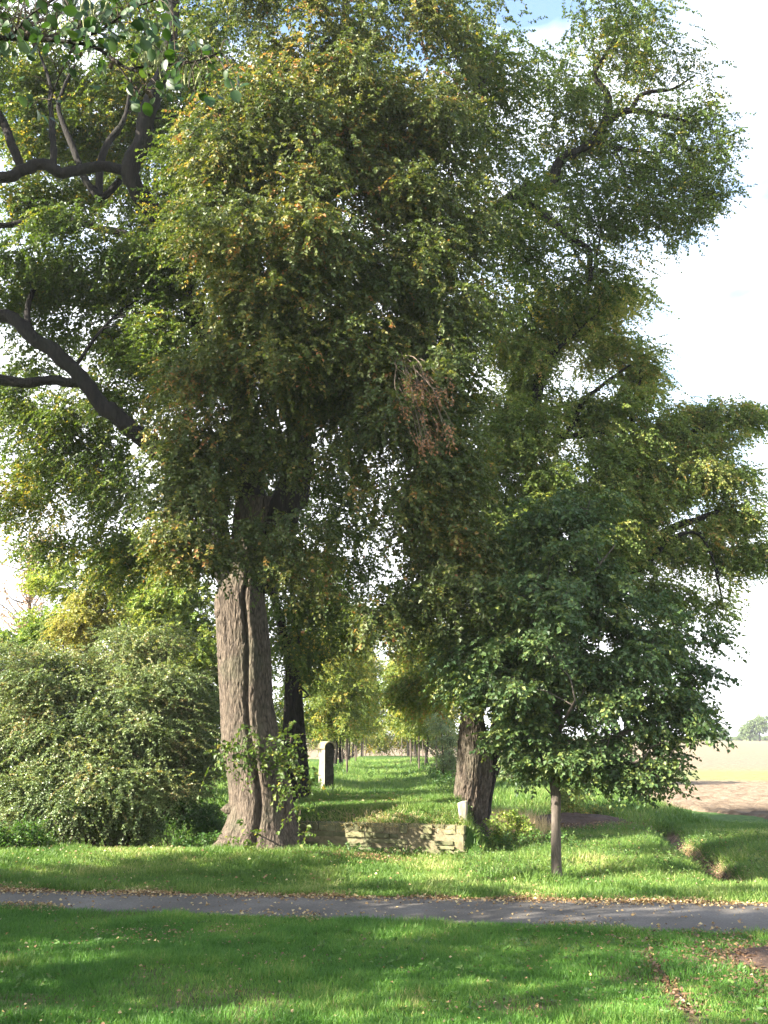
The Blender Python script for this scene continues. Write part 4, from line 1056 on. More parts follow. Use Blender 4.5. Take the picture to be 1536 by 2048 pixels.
bush('end_hedge', 'dark shrubs closing the left side of the avenue at its far end', 'hedge', at(690, 1500, 93), 3,
     [pblob(x_, 1478, 93, 22, 26, 1.5, 16, .1) for x_ in (540, 570, 600, 640, 680, 720, 755, 772)], M['avenue'], 63, clump_r=0.9, n_spray=18, spray_len=0.7, nleaf=10, L=0.14, W=0.10, stem_r=0.04)
bush('end_hedge', 'bright shrubs closing the right side of the avenue at its far end', 'hedge', at(880, 1500, 93), 3,
     [pblob(x_, 1474, 93, 22, 28, 1.5, 16, .15) for x_ in (812, 832, 850, 872, 905, 950, 1000)], M['avenue'], 64, clump_r=0.9, n_spray=18, spray_len=0.7, nleaf=10, L=0.14, W=0.10, stem_r=0.04)


# ---------------------------------------------------------------- avenue of young trees with stake frames
def avenue():
    root = thing('avenue_tree', '', 'tree', group='young staked trees lining the grass avenue')
    rng = RNG(71)
    t = MB()
    sk = [limb(t, [(0, 0, -0.1, .075), (0.02, 0, 1.2, .065), (0, .03, 2.4, .055), (.04, 0, 3.8, .045), (0, 0, 5.6, .03), (.05, 0, 7.4, .01)], sides=8, seed=72)]
    for k in range(9):
        z = 2.0 + k * .4; a = k * 2.4
        sk.append(limb(t, [(0, 0, z, .025), (.6 * cos(a), .6 * sin(a), z + .35, .018), (1.4 * cos(a), 1.4 * sin(a), z + .8, .008)], sides=5, seed=80 + k, n=4))
    t.build('trunk', M['limb'], root)
    cm = MB()
    crown(cm, rng, np.concatenate(sk), [((0, 0, 4.0), (2.0, 2.0, 1.6), 84, 0), ((0, 0, 6.4), (1.9, 1.9, 1.7), 64, .12), ((0, 0, 2.5), (1.9, 1.9, .7), 40, 0)], (0, 0), clump_r=0.55, n_spray=18, spray_len=0.45, nleaf=12, L=0.10, W=0.075, droop=0.35)
    cm.build('crown', [M['avenue'], M['twig'], M['limb']], root)
    fr = thing('stake_frame', '', 'tree support', group='wooden stake frames round the avenue trees')
    for sx, sy in ((-.42, -.3), (.42, -.3), (0, .45)):
        m = MB(); limb(m, [(sx, sy, -.2, .04), (sx + .01, sy, .9, .038), (sx, sy, 2.0, .036)], sides=8, rough=.1, seed=int(90 + sx * 10)); m.build('post', M['stake'], fr)
    for a, b_ in (((-.42, -.3), (.42, -.3)), ((-.42, -.3), (0, .45)), ((.42, -.3), (0, .45))):
        m = MB(); limb(m, [(a[0], a[1], 1.90, .026), ((a[0] + b_[0]) / 2, (a[1] + b_[1]) / 2, 1.905, .026), (b_[0], b_[1], 1.9, .026)], sides=6, rough=.05, seed=3); m.build('crossbar', M['stake'], fr)
    ords = 'nearest second third fourth fifth sixth seventh eighth ninth'.split()
    first = True
    for side, x0, ysl in (('left', -2.25, (45, 54, 64, 75, 88)), ('right', 2.25, (49.5, 60, 72, 86))):
        for k, y in enumerate(ysl):
            tr = root if first else copy_tree(root)
            fm_ = fr if first else copy_tree(fr)
            first = False
            x = x0 * (1 - .003 * max(y - 60, 0)) + rng.normal(0, .12)
            z = float(ground_z(x, y))
            s = rng.uniform(.9, 1.12)
            tr.location = (x, y, z); tr.rotation_euler = (0, 0, rng.uniform(0, 6.28)); tr.scale = (s, s, s)
            fm_.location = (x, y, z); fm_.rotation_euler = (0, 0, rng.uniform(-.5, .5))
            w = 'farthest' if k == len(ysl) - 1 else ords[k] + (' nearest' if k else '')
            tr['label'] = f'{w} young tree in the {side} row of the grass avenue'
            fm_['label'] = f'wooden stake frame of the {w} tree in the avenue\'s {side} row'


avenue()


# ---------------------------------------------------------------- big trees farther left and right that stand behind the avenue
# ---------------------------------------------------------------- trees left of the frame that shade the verge and the lawn
def side_tree(name, label, x, y, h, r, seed, mat, k=60, low=0.35):
    root = thing(name, label, 'tree')
    rng = RNG(seed); t = MB(); z0 = float(ground_z(x, y)) - .1
    sk = [limb(t, [(x, y, z0, .30), (x + .1, y, h * .3, .24), (x, y + .1, h * .6, .15), (x, y, h * .9, .05)], sides=12, seed=seed)]
    for q in range(12):
        z = h * (low * .7 + .05 * q); a = q * 2.4
        sk.append(limb(t, [(x, y, z, .09), (x + .5 * r * cos(a), y + .5 * r * sin(a), z + .1 * h, .06), (x + .85 * r * cos(a), y + .85 * r * sin(a), z + .14 * h, .02)], sides=6, seed=seed + q, n=4))
    t.build('trunk', M['limb'], root)
    cm = MB()
    crown(cm, rng, np.concatenate(sk), [((x, y, h * (low + 1) / 2), (r, r, h * (1 - low) / 2), k, 0)], (x, y), clump_r=0.95, n_spray=18, spray_len=0.8, nleaf=12, L=0.17, W=0.13, droop=.3)
    cm.build('crown', [mat, M['twig'], M['limb']], root)


side_tree('shade_tree', 'low bushy roadside tree nearest the huge lime, left of the view', -12.5, 15.5, 7.2, 2.4, 111, M['lime_green'], 100, .06)
side_tree('shade_tree', 'middling roadside tree between the low bushy one and the tall one left of the view', -12.7, 12.0, 7.8, 2.3, 114, M['lime_green'], 76, .10)
side_tree('shade_tree', 'tall roadside tree next to the middling one left of the view', -13.0, 8.2, 11.5, 3.3, 112, M['lime_green'], 84, .14)
side_tree('shade_tree', 'tallest high crowned tree, added unseen left of the view to shade the young tree', -14.5, 12.4, 18.4, 3.4, 115, M['lime_green'], 70, .72)  # unseen tree added to shade the young tree and the old lime's front
side_tree('shade_tree', 'slender roadside tree farthest back on the left of the view', -12.5, 1.6, 10, 3.2, 113, M['lime_green'], 80, .14)


# ---------------------------------------------------------------- alder whose branch hangs into the top left corner
def alder():
    root = thing('alder_tree', 'alder branch with broad leaves, dark cones and catkins hanging into the upper left corner', 'tree')
    rng = RNG(81); t = MB()
    limb(t, [(-3.4, 3.6, -.1, .2), (-3.35, 3.7, 2, .17), (-3.3, 3.8, 4.5, .14), (-3.3, 4.0, 7.5, .09), (-3.2, 4.0, 9.5, .03)], sides=12, seed=82)
    t.build('trunk', M['limb'], root)
    sk = []
    bm = MB()
    paths = [[(-3.3, 4.0, 6.0, .06)] + [tuple(np.append(at(*p[:3]), p[3])) for p in ((-120, 60, 4.6, .022), (0, 75, 4.6, .014), (110, 80, 4.5, .012), (190, 95, 4.45, .010), (250, 135, 4.4, .008), (300, 150, 4.35, .005))],
             [tuple(np.append(at(*p[:3]), p[3])) for p in ((140, 82, 4.5, .008), (200, 60, 4.4, .007), (260, 20, 4.3, .005), (310, 0, 4.3, .004))],
             [tuple(np.append(at(*p[:3]), p[3])) for p in ((255, 137, 4.4, .006), (330, 130, 4.3, .005), (380, 125, 4.2, .004), (440, 105, 4.2, .002))],
             [tuple(np.append(at(*p[:3]), p[3])) for p in ((150, 85, 4.5, .006), (120, 150, 4.4, .005), (100, 200, 4.4, .003))],
             [tuple(np.append(at(*p[:3]), p[3])) for p in ((20, 76, 4.6, .007), (60, 30, 4.3, .005), (120, -10, 4.2, .003))],
             [tuple(np.append(at(*p[:3]), p[3])) for p in ((230, 122, 4.42, .005), (280, 190, 4.35, .004), (290, 170, 4.3, .003))],
             [tuple(np.append(at(*p[:3]), p[3])) for p in ((-60, 66, 4.6, .01), (-20, 20, 4.0, .006), (40, -40, 3.8, .004))]]
    for q, p in enumerate(paths):
        sk.append(limb(bm, p, sides=7, seed=83 + q, n=5))
    bm.build('branch', M['limb'], root)
    lm = MB()
    def put(n, x0, x1, y0, y1, Ya, Yb, L=.060):
        P = np.array([at(rng.uniform(x0, x1), rng.uniform(y0, y1), rng.uniform(Ya, Yb)) for _ in range(n)])
        D = rng.normal(0, .6, (n, 3)) + [0.1, -.1, -.75]
        N = rng.normal(0, .7, (n, 3)) + [-.3, -.5, .5]
        L_ = L * rng.uniform(.7, 1.2, n)
        leaves(lm, P, D, N, L_, L_ * .78, np.clip(rng.normal(.5, .25, n), 0, 1), 0, 'round')
        S = np.concatenate(sk)
        for a in P[::2]:
            j = np.argmin(np.linalg.norm(S[:, :3] - a, axis=1))
            tube(lm, catmull([S[j, :3], (S[j, :3] + a) / 2 + [0, 0, .03], a], 3), np.linspace(.003, .0015, 7), 4, 1, cap=False)
    put(430, -120, 230, -60, 105, 4.0, 5.0)
    put(140, 130, 350, -30, 125, 4.1, 4.7)
    put(60, 290, 480, 60, 200, 4.05, 4.35)
    put(14, 180, 330, 130, 215, 4.2, 4.5)
    put(10, 40, 140, 130, 240, 4.3, 4.6)
    put(10, 280, 350, 0, 90, 4.1, 4.4)
    lm.build('foliage', [M['alder'], M['twig']], root)
    S = np.concatenate(sk)
    for px, py in ((205, 128), (222, 132), (228, 122), (272, 180), (295, 182), (300, 190), (55, 68), (85, 78), (70, 92), (160, 108), (150, 100), (180, 60)):
        cone = MB()
        c = at(px, py, 4.42)
        u, v = np.meshgrid(np.linspace(0, 2 * pi, 13)[:-1], np.linspace(0.05, pi - .05, 10))
        q = np.stack([np.cos(u) * np.sin(v), np.sin(u) * np.sin(v), 1.4 * np.cos(v)], -1)
        q = c + q * .0115 * (1 + .18 * np.cos(6 * u) * np.cos(7 * v))[..., None]
        i = np.arange(9)[:, None] * 12; j = np.arange(12)[None]; k = (j + 1) % 12
        cone.add(q.reshape(-1, 3), np.stack([i + j, i + k, i + k + 12, i + j + 12], -1).reshape(-1, 4))
        j = np.argmin(np.linalg.norm(S[:, :3] - c, axis=1))
        tube(cone, catmull([S[j, :3], (S[j, :3] + c) / 2, c + [0, 0, .01]], 3), np.linspace(.003, .002, 7), 4)
        cone.build('cone', M['twig'], root)
    for k in range(46):
        ct = MB()
        px, py = (rng.uniform(285, 330), rng.uniform(70, 130)) if k < 22 else ((rng.uniform(140, 230), rng.uniform(-10, 40)) if k < 38 else (rng.uniform(350, 410), rng.uniform(130, 150)))
        a = at(px, py, rng.uniform(4.2, 4.4))
        j = np.argmin(np.linalg.norm(S[:, :3] - a, axis=1))
        e = a + np.array([rng.normal(0, .012), rng.normal(0, .012), -rng.uniform(.06, .11)])
        tube(ct, catmull([S[j, :3], (S[j, :3] + a) / 2 + [0, 0, .02], a, (a + e) / 2 + rng.normal(0, .006, 3), e], 4),
             [.0015] * 8 + [.002, .0035, .004, .004, .004, .004, .0038, .003, .0015], 6)
        ct.build('catkin', M['catkin'], root)


M['catkin'] = mottled('catkin', [(0.3, (0.20, 0.22, 0.10)), (0.7, (0.34, 0.34, 0.18))], scale=60, bump=0.3)
alder()


# ---------------------------------------------------------------- masonry: wall, pier, broken post, pipe
def block(mb, c, ux, size, rng, up=np.array([0, 0, 1.0])):
    """a rough stone block: a subdivided box with worn corners; c: centre, ux: unit vector along the wall, size: length, depth, height"""
    uy = np.cross(up, ux)
    n = 8
    g = np.linspace(-1, 1, n)
    seed = int(rng.integers(1, 1 << 20))
    V, F, o = [], [], 0
    for ax in range(3):
        for s in (-1, 1):
            A, B = np.meshgrid(g, g, indexing='ij')
            q = np.zeros((n, n, 3)); q[..., ax] = s; q[..., (ax + 1) % 3] = A; q[..., (ax + 2) % 3] = B
            i = np.arange(n - 1)[:, None] * n + np.arange(n - 1)[None]
            f = np.stack([i, i + n, i + n + 1, i + 1], -1).reshape(-1, 4)
            if s < 0:
                f = f[:, ::-1]
            V.append(q.reshape(-1, 3)); F.append(f + o); o += n * n
    q = np.concatenate(V)
    half = np.asarray(size) / 2
    p = q * half
    rr = 0.018
    inner = np.clip(p, -(half - rr), half - rr)
    d = p - inner
    p = inner + unit(d) * np.minimum(np.linalg.norm(d, axis=1, keepdims=True), rr)
    w = 0.026 * np.stack([fbm(p[:, 0] * 11 + seed, p[:, 1] * 11, p[:, 2] * 11, seed % 999 + k) for k in range(3)], -1)
    p = p + w
    R = np.stack([ux, uy, up])
    mb.add(c + p @ R, np.concatenate(F), 0, float(rng.uniform(0, 1)))


def stone_wall():
    root = thing('stone_wall', 'low retaining wall of mossy stone blocks holding up the grass avenue', 'wall')
    rng = RNG(91)
    A = np.array([*WALL_A, 0.0]); B = np.array([*WALL_B, 0.0])
    ux = unit(B - A); ln = np.linalg.norm(B - A)
    m = MB(); core = MB()
    z = -0.25
    nrm = np.array([wn[0], wn[1], 0])
    course = 0
    while z < TER_H - 0.03:
        h = min(rng.uniform(0.085, 0.15), TER_H - z)
        if TER_H - z - h < .07:
            h = TER_H - z
        x = -rng.uniform(0, .2)
        while x < ln:
            l = rng.uniform(.16, .55)
            x1 = min(x + l, ln)
            x0 = max(x, 0)
            if ln - x1 < .12:
                x1 = ln
            if x1 - x0 > .06:
                hh = h * rng.uniform(.9, 1.0)
                c = A + ux * (x0 + x1) / 2 + np.array([0, 0, z + h / 2]) + nrm * rng.uniform(-.045, .04)
                block(m, c, ux, (x1 - x0 - .010, .30, hh - .006), rng)
            x = x1 if x1 < ln else ln + 1
        z += h
        course += 1
    m.build('masonry', M['stone'], root)
    # mortar core, a little behind the faces, with a rough top
    n = 60
    s = np.linspace(0.03, ln - .03, n)
    prof = [(.132, -.3), (.130, .25), (.125, TER_H - .09), (-.10, TER_H - .05), (-.12, -.3)]
    V = np.array([[A + ux * si + nrm * p + np.array([0, 0, zz + .015 * vnoise(si * 5, p * 9, 0, 6)]) for si in s] for p, zz in prof])
    ii = np.arange(n - 1)[None] + n * np.arange(len(prof) - 1)[:, None]
    core.add(V.reshape(-1, 3), np.stack([ii, ii + 1, ii + 1 + n, ii + n], -1).reshape(-1, 4))
    for e in (0, n - 1):
        core.add(V[:, e], [list(range(len(prof)))])
    core.build('mortar_core', M['mortar'], root)


stone_wall()


def gate_pier():
    c = at(652, 1600, 32.5)
    c[2] = float(ground_z(c[0], c[1]))
    root = thing('gate_pier', 'weathered stone gate pier with rounded top standing left of the grass avenue', 'pier', c)
    root.rotation_euler = (0, 0, radians(40))
    top = at(652, 1483, 32.5)[2] - c[2]
    W, Dp = .36, .30
    r = W / 2
    def prof(w, z0, ztop, n=14):
        rr = w / 2
        zc = ztop - rr * .9
        pts = [(-rr, z0 + (zc - z0) * t) for t in np.linspace(0, 1, 40)]
        pts += [(-rr * cos(a), zc + .9 * rr * sin(a)) for a in np.linspace(0, pi, 2 * n)[1:-1]]
        pts += [(rr, zc + (z0 - zc) * t) for t in np.linspace(0, 1, 40)]
        return np.array(pts)
    m = MB()
    P = prof(W, -.3, top - .035)
    n = len(P); nd = 8
    ys_ = np.linspace(-Dp / 2, Dp / 2, nd)
    V = np.array([[(p[0], y, p[1]) for p in P] for y in ys_])
    w = fbm(V[..., 0] * 6, V[..., 1] * 6, V[..., 2] * 6, 44, 3)
    V = V + (0.022 * w)[..., None] * np.sign(V) * np.array([1, 1, 0])
    ii = np.arange(n - 1)[None] + n * np.arange(nd - 1)[:, None]
    m.add(V.reshape(-1, 3), np.stack([ii, ii + n, ii + n + 1, ii + 1], -1).reshape(-1, 4), smooth=False)
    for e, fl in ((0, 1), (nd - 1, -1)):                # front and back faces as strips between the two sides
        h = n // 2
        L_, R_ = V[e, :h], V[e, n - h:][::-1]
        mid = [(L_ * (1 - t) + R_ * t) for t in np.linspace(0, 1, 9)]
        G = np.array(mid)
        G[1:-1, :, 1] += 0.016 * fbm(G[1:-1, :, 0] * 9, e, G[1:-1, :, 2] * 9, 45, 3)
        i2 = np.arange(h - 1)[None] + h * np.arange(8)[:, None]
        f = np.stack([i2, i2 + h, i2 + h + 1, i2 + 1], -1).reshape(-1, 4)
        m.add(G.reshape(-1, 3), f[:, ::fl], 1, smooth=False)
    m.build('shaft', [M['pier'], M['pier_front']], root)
    # thin arched capping that overhangs the shaft
    cp = MB()
    rr = W / 2
    zc = (top - .035) - rr * .9
    for_r = [(rr * 1.00 + .002, 0), (rr + .045, 0)]
    a = np.linspace(-.12, pi + .12, 34)
    ring = []
    for y in (-Dp / 2 - .03, Dp / 2 + .03):
        for q in (.004, .042):
            ring.append(np.stack([-(rr + q) * np.cos(a), np.full_like(a, y), zc + (.9 * rr + q) * np.sin(a)], -1))
    V = np.array([ring[0], ring[1], ring[3], ring[2]])
    k = len(a)
    F = []
    for s in range(4):
        t = (s + 1) % 4
        for i in range(k - 1):
            F.append([s * k + i, t * k + i, t * k + i + 1, s * k + i + 1])
    cp.add(V.reshape(-1, 3), F, smooth=False)
    cp.add(V[:, 0], [[0, 1, 2, 3]]); cp.add(V[:, -1], [[3, 2, 1, 0]])
    cp.build('cap', M['pier_cap'], root)


gate_pier()


def broken_post():
    c = at(926, 1662, 23.05)
    z0 = float(ground_z(1.7, 23.2))
    m = MB()
    nz, na = 44, 28
    H_ = at(926, 1604, 23.05)[2]
    z = np.linspace(.2, H_, nz); th = np.linspace(0, 2 * pi, na, endpoint=False)
    Z, T = np.meshgrid(z, th, indexing='ij')
    u = (Z - .2) / (H_ - .2)
    sq = 1 / np.maximum(np.abs(np.cos(T)), np.abs(np.sin(T))) ** .7
    rx = .092 * sq * (1 + .35 * sstep(.68, .85, u) * np.maximum(np.cos(T - .3), -.15) - .10 * np.exp(-((u - .62) / .08) ** 2))
    rx = rx * (1 + .22 * fbm(np.cos(T) * 2, np.sin(T) * 2, Z * 5, 61, 3))
    X = c[0] + .02 * np.sin(u * 4) + rx * np.cos(T)
    V = np.stack([X, c[1] + rx * np.sin(T), Z + .03 * u * np.cos(T) * sstep(.8, 1, u)], -1)
    i = np.arange(nz - 1)[:, None] * na; j = np.arange(na)[None]; k = (j + 1) % na
    m.add(V.reshape(-1, 3), np.stack([i + j, i + k, i + k + na, i + j + na], -1).reshape(-1, 4))
    top = V[-1]
    m.add(np.vstack([top, top.mean(0)[None] + [[0, 0, .02]]]), np.stack([np.arange(na), (np.arange(na) + 1) % na, np.full(na, na)], -1))
    o = m.build('stone_post', M['pier'], loc=(c[0], c[1], .2))
    tag(o, 'short broken pale stone post at the right end of the wall', 'post')


broken_post()


def drain_pipe():
    m = MB()
    a = np.array([6.33, 19.35, -.26]); d = unit(np.array([-.08, -1.0, 0]))
    n = 24; th = np.linspace(0, 2 * pi, n, endpoint=False)
    sx = np.cross(d, [0, 0, 1])
    rings = []
    for r, s in ((.15, 0), (.19, 0), (.19, 1.2), (.15, 1.2)):
        rings.append(a + d * s + r * (np.cos(th)[:, None] * sx + np.sin(th)[:, None] * np.array([0, 0, 1.0])))
    V = np.array(rings)
    j = np.arange(n); k = (j + 1) % n
    for q in range(4):
        p = (q + 1) % 4
        m.add(np.vstack([V[q], V[p]]), np.stack([j, k, k + n, j + n], -1))
    tag(m.build('drain_pipe', M['pipe'], loc=tuple(a)), 'dark mouth of a drain pipe where the ditch meets the verge', 'pipe')


drain_pipe()

# ---------------------------------------------------------------- soil heap and far trees
def heap(name, cx, cy, rx, ry, h, mat, seed):
    n = 70
    u, v = np.meshgrid(np.linspace(-1.1, 1.1, n), np.linspace(-1.1, 1.1, n))
    r = np.hypot(u, v)
    X, Yy = cx + u * rx, cy + v * ry
    prof = np.clip(1 - r ** 2, -0.25, 1)
    Z = ground_z(X, Yy) + h * prof + .10 * h * fbm(X * 1.5, Yy * 1.5, 0, seed) + .05 * fbm(X * 6, Yy * 6, 0, seed + 3) * (prof > -.1)
    i = np.arange(n - 1)[None] + n * np.arange(n - 1)[:, None]
    m = MB(); m.add(np.stack([X, Yy, Z], -1).reshape(-1, 3), np.stack([i, i + 1, i + 1 + n, i + n], -1).reshape(-1, 4))
    return tag(m.build(name, mat), kind='structure')


heap('soil_mound', 5.5, 30.4, 2.0, 1.0, .34, M['soil'], 5)
heap('earth_bank', 4.85, 12.4, .75, 1.1, .10, M['soil'], 6)


def far_tree(label, px, Y, h, w, seed, group=None):
    root = thing('distant_tree', label, 'tree', group=group)
    x = at(px, 1480, Y)[0]
    rng = RNG(seed); t = MB()
    sk = limb(t, [(x, Y, -.2, .4), (x, Y, h * .3, .3), (x, Y, h * .85, .08)], sides=7, seed=seed)
    t.build('trunk', M['limb'], root)
    cm = MB()
    crown(cm, rng, sk, [((x, Y, h * .62), (w, w, h * .34), 46, 0), ((x - w * .5, Y, h * .42), (w * .6, w * .6, h * .2), 16, 0)], (x, Y), clump_r=1.5, n_spray=14, spray_len=1.2, nleaf=9, L=.55, W=.42)
    cm.build('crown', [M['far'], M['twig'], M['limb']], root)


far_tree('tall rounded tree on the horizon at the right edge of the field', 1520, 420, 11.5, 4.5, 121)
far_tree('lower tree beside the tall rounded one on the horizon', 1500, 430, 7.5, 3.0, 122)
far_tree('small thin tree alone above the hedge on the horizon', 1447, 520, 6.5, 1.8, 123)
hm = MB(); rng = RNG(124)
sk = np.array([[x, 460, 0, .1] for x in np.linspace(60, 260, 80)])
crown(hm, rng, sk, [((x, 460 + rng.normal(0, 4), 1.3), (3, 3, 1.3), 7, 0) for x in np.arange(100, 230, 4.0)], (0, 0), clump_r=1.2, n_spray=9, spray_len=1.0, nleaf=8, L=.6, W=.45)
tag(hm.build('distant_hedge', [M['far'], M['twig'], M['limb']]), 'long low hedge along the far edge of the field', 'hedge')

# ---------------------------------------------------------------- grass, weeds, litter
def scatter(rng, n, x0, x1, y0, y1, wedge=True):
    x = rng.uniform(x0, x1, n); y = rng.uniform(y0, y1, n)
    if wedge:
        k = np.abs(x) < 0.40 * y + 0.9
        x, y = x[k], y[k]
    return x, y


def on_road(x, y, pad=0.0):
    return (y > ROAD_NEAR(x) + pad) & (y < ROAD_FAR(x) - pad)


def blades(mb, rng, x, y, h, w, tint=(.45, .2), lean=.35, mat=0, zoff=-.01):
    n = len(x)
    P = np.stack([x, y, ground_z(x, y) + zoff], -1)
    D = np.stack([rng.normal(0, lean, n), rng.normal(0, lean, n), np.ones(n)], -1)
    N = np.stack([rng.normal(0, 1, n), rng.normal(-.6, 1, n), np.full(n, .15)], -1)
    patch = 0.22 * vnoise(x * .9, y * .9, 0, 33) + .12 * vnoise(x * 3, y * 3, 0, 34)
    leaves(mb, P, D, N, h, w, np.clip(rng.normal(tint[0], tint[1], n) + 1.35 * patch, 0, 1), mat, 'blade')


rng = RNG(131)
gb_ = MB()
# lawn before the road
x, y = scatter(rng, 420000, -7.5, 7.5, 9.2, 17.4)
keep = (y < ROAD_NEAR(x) + .02 + .10 * vnoise(x * 4, y * 0, 0, 4)) & (rng.uniform(0, 1, len(x)) > soil_mask(x, y) * 1.05) & (rng.uniform(0, 1, len(x)) < np.where(x > 3.2, .6, 1))
x, y = x[keep], y[keep]
tuft = sstep(.1, .6, vnoise(x * 1.6, y * 1.6, 0, 51))
blades(gb_, rng, x, y, rng.uniform(.045, .10, len(x)) * (1 + .7 * tuft), rng.uniform(.005, .009, len(x)), tint=(.42, .17), lean=.45, mat=1)
# verge and meadow beyond the road
x, y = scatter(rng, 430000, -12.5, 13.5, 16, 31)
ter = terrace(x, y)
soil = soil_mask(x, y)
field_d = x - (9.8 + (40 - np.minimum(y, 40)) * .30)
keep = (y > ROAD_FAR(x) - .03 - .10 * vnoise(x * 4, y * 0, 0, 14)) & (rng.uniform(0, 1, len(x)) > soil * 1.02) & ~((field_d > 0) & (y > 30.3)) & (np.hypot(x + 2.8, y - 23.4) > .95)
x, y = x[keep], y[keep]
tuft = sstep(-.1, .6, vnoise(x * 1.2, y * 1.2, 0, 52))
edge = np.exp(-((y - ROAD_FAR(x) - .8) / .6) ** 2)
wild = sstep(.5, 2.0, x) * sstep(18.5, 19.5, y)
blades(gb_, rng, x, y, rng.uniform(.06, .14, len(x)) * (1 + .8 * tuft + .5 * wild), rng.uniform(.008, .014, len(x)), tint=(.42, .17), lean=.5)
# avenue and meadow farther back
x, y = scatter(rng, 330000, -14, 14, 30, 75)
keep = (rng.uniform(0, 1, len(x)) > soil_mask(x, y)) & (x < 9.6) & (rng.uniform(0, 1, len(x)) < (34 / y))
x, y = x[keep], y[keep]
blades(gb_, rng, x, y, rng.uniform(.10, .24, len(x)) * (1 + .8 * sstep(.8, 1.8, np.abs(x))), rng.uniform(.014, .028, len(x)), tint=(.40, .16), lean=.4)
# small herbs in the avenue verges
tag(gb_.build('grass', [M['grass'], M['lawn']]), kind='stuff')

# dry grass: hanging over the wall, on the bank behind the old tree
dg = MB(); rng = RNG(141)
n = 1300
s = rng.uniform(-.2, 1.0, n) ** 1 * 1.0
s = np.clip(rng.normal(.52, .22, n), 0.02, .97)
px_ = WALL_A[0] + (WALL_B[0] - WALL_A[0]) * s; py_ = WALL_A[1] + (WALL_B[1] - WALL_A[1]) * s
off = rng.uniform(-.19, .55, n)
P = np.stack([px_ - wn[0] * off, py_ - wn[1] * off, np.full(n, TER_H + .0)], -1)
P[:, 2] = np.maximum(ground_z(P[:, 0], P[:, 1]), TER_H - .06) - .01
D = np.stack([wn[0] * .6 + rng.normal(0, .4, n), wn[1] * .6 + rng.normal(0, .3, n), rng.uniform(-.6, 1.0, n)], -1)
leaves(dg, P, D, rng.normal(0, 1, (n, 3)) + [0, -.5, .5], rng.uniform(.10, .26, n), rng.uniform(.006, .011, n), np.clip(rng.normal(.55, .22, n), 0, 1), 0, 'blade')
x, y = scatter(rng, 4200, 2.6, 4.6, 27.2, 30.6, False)
k = rng.uniform(0, 1, len(x)) < np.exp(-((x - 3.5) / .8) ** 2); x, y = x[k], y[k]
blades(dg, rng, x, y, rng.uniform(.3, .75, len(x)), rng.uniform(.008, .016, len(x)), tint=(.55, .2), lean=.22)
# dry bank of the ditch
n = 900; q = rng.uniform(0, 1, n)
dx = np.interp(q, [0, .4, .75, 1], [7.3, 7.15, 6.75, 6.33]); dy = np.interp(q, [0, .4, .75, 1], [26.5, 25.4, 22, 19.25])
x = dx + .30 + rng.normal(0, .16, n); y = dy + rng.normal(0, .1, n)
blades(dg, rng, x, y, rng.uniform(.06, .18, n), rng.uniform(.006, .012, n), tint=(.4, .25), lean=.7)
tag(dg.build('dry_grass', [M['straw']]), kind='stuff')

# weeds and undergrowth
wm = MB(); rng = RNG(151)
def weed(n, x0, x1, y0, y1, zr, L, W, t, nl=8, ln=.3):
    x = rng.uniform(x0, x1, n); y = rng.uniform(y0, y1, n)
    O = np.stack([x, y, ground_z(x, y) + rng.uniform(0, zr, n)], -1)
    D = rng.normal(0, .5, (n, 3)) + [0, -.1, .9]
    sprays(wm, rng, O, D, ln, nl, L, W, .15, (t, .2), 0, 1, 'kite', .1)
weed(1500, -10.2, -7.4, 22.2, 24.5, .45, .08, .05, .55)
weed(1300, -8.5, -2.4, 24.2, 28.0, .5, .08, .05, .12)
weed(400, -4.6, -3.2, 23.0, 24.2, .3, .08, .055, .3)
weed(260, 2.2, 4.4, 23.6, 25.6, .25, .07, .05, .55)
weed(900, 1.5, 9.5, 19.3, 27, .1, .06, .03, .7, 7, .25)
n_ = 900
lx, ly = scatter(rng, n_, -6.5, 6.5, 9.5, 15.5)
kk = (ly < ROAD_NEAR(lx) - .1) & (vnoise(lx * .7, ly * .7, 0, 91) > -.1); lx, ly = lx[kk], ly[kk]
O = np.stack([lx, ly, ground_z(lx, ly) + .02], -1)
sprays(wm, rng, O, rng.normal(0, 1, (len(lx), 3)) * [1, 1, .25] + [0, 0, .35], .09, 6, .06, .04, .1, (.6, .2), 0, 1, 'kite', .0)
weed(110, -1.9, 1.7, 22.5, 23.0, .1, .06, .045, .6, 6, .18)
weed(300, -2.6, -1.9, 30, 48, .4, .09, .05, .5)
weed(360, 1.7, 2.6, 30, 48, .4, .09, .05, .5)
weed(120, -2.2, 2.2, 38, 60, .2, .09, .05, .45)
tag(wm.build('undergrowth', [M['weed'], M['twig']]), kind='stuff')

# fallen leaves
lf = MB(); rng = RNG(161)
def litter(x, y, L=(.024, .068), t=(.60, .28), lift=.012, flatn=.55):
    n = len(x)
    z = ground_z(x, y)
    r_t = np.clip((y - ROAD_NEAR(x)) / np.maximum(ROAD_FAR(x) - ROAD_NEAR(x), .1), 0, 1)
    road = (y > ROAD_NEAR(x)) & (y < ROAD_FAR(x))
    z = np.where(road, .012 + .028 * np.sin(pi * r_t), z) + lift + rng.uniform(0, .012, n)
    P = np.stack([x, y, z], -1)
    D = np.stack([rng.normal(0, 1, n), rng.normal(0, 1, n), rng.normal(0, .2, n)], -1)
    N = np.stack([rng.normal(0, flatn, n), rng.normal(0, flatn, n), np.ones(n)], -1)
    L_ = rng.uniform(*L, n)
    leaves(lf, P, D, N, L_, L_ * .8, np.clip(rng.normal(t[0], t[1], n), 0, 1), 0, 'kite')
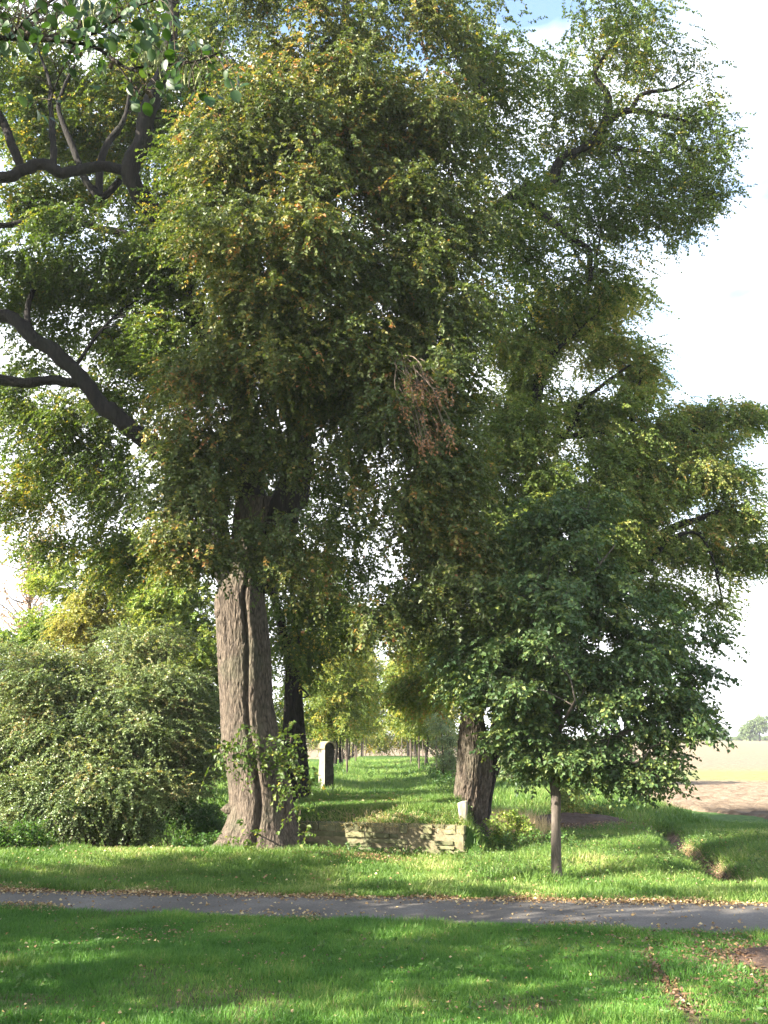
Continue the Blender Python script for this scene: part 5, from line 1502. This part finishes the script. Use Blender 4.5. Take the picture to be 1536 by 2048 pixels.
# along the far edge of the road, thick
n = 14000; x = rng.uniform(-8, 8, n); x = x[rng.uniform(-.5, .7, n) < vnoise(x * 1.3, 0.0, 0, 95)]; litter(x, ROAD_FAR(x) + rng.normal(.06, .20, len(x)), lift=.025)
n = 3000; x = rng.uniform(-8, 8, n); litter(x, ROAD_FAR(x) - np.abs(rng.normal(0, .3, n)), lift=.006)
n = 5200; x = rng.uniform(-8, 8, n); x = x[rng.uniform(-.4, .8, n) < vnoise(x * 1.1, 0.0, 0, 96)]; litter(x, ROAD_NEAR(x) + rng.normal(.0, .16, len(x)), lift=.025)
n = 700; x = rng.uniform(-8, 8, n); litter(x, rng.uniform(0, 1, n) * (ROAD_FAR(x) - ROAD_NEAR(x)) + ROAD_NEAR(x), lift=.004, t=(.72, .2))
x, y = scatter(rng, 2600, -7, 7, 9.3, 16.5); k = (y < ROAD_NEAR(x)) & (rng.uniform(0, 1, len(x)) < .2 + .8 * sstep(-1, 5, x)); litter(x[k], y[k], L=(.02, .052), lift=.045, t=(.48, .28))
n = 2600; x = rng.normal(4.6, .8, n); y = rng.normal(12.4, 1.1, n); k = y < ROAD_NEAR(x) - .1; litter(x[k], y[k], lift=.03, t=(.15, .18))
n = 500; y = rng.uniform(10.2, 13.2, n); litter(2.95 + .1 * (y - 11) + rng.normal(0, .1, n), y, lift=.02, t=(.14, .15))
# drifts in the lawn
for q in range(16):
    cx_, cy_ = rng.uniform(-5, 6), rng.uniform(9.8, 14.5)
    n = 46; x = rng.normal(cx_, .5, n); y = rng.normal(cy_, .22, n); k = y < ROAD_NEAR(x) - .1; litter(x[k], y[k], L=(.02, .052), lift=.045, t=(.42, .26))
n = 2600; x = rng.uniform(-8, 12, n); y = rng.uniform(18, 30, n); k = ~on_road(x, y) & ~((x > 9) & (y > 30)); litter(x[k], y[k], lift=.09)
n = 1500; litter(rng.normal(-.75, .7, n), rng.normal(22.1, .35, n), lift=.04, t=(.35, .25))
n = 2600; litter(rng.normal(-6.2, 1.5, n), rng.uniform(23.0, 25.5, n), lift=.04, t=(.3, .2))
n = 1300; litter(rng.normal(4.0, 1.2, n), rng.normal(26.2, 1.0, n), lift=.04, t=(.4, .25))
n = 900; litter(rng.normal(5.4, 1.2, n), rng.normal(29.6, .8, n), lift=.16, t=(.35, .25))
tag(lf.build('fallen_leaves', [M['litter']]), kind='stuff')

# ---------------------------------------------------------------- haze
hz = MB()
x0, x1, y0, y1, z0, z1 = -4500, 4500, -350, 5600, -3.0, 60
hz.add([(x0, y0, z0), (x1, y0, z0), (x1, y1, z0), (x0, y1, z0), (x0, y0, z1), (x1, y0, z1), (x1, y1, z1), (x0, y1, z1)],
       [[0, 3, 2, 1], [4, 5, 6, 7], [0, 1, 5, 4], [1, 2, 6, 5], [2, 3, 7, 6], [3, 0, 4, 7]], smooth=False)
hmat, hn, ho = new_mat('haze')
pv = hn.nodes.new('ShaderNodeVolumePrincipled')
pv.inputs['Color'].default_value = (0.92, 0.95, 1.0, 1)
pv.inputs['Density'].default_value = 0.0003
pv.inputs['Anisotropy'].default_value = 0.2
hn.links.new(pv.outputs[0], ho.inputs['Volume'])
tag(hz.build('haze', hmat), kind='stuff')
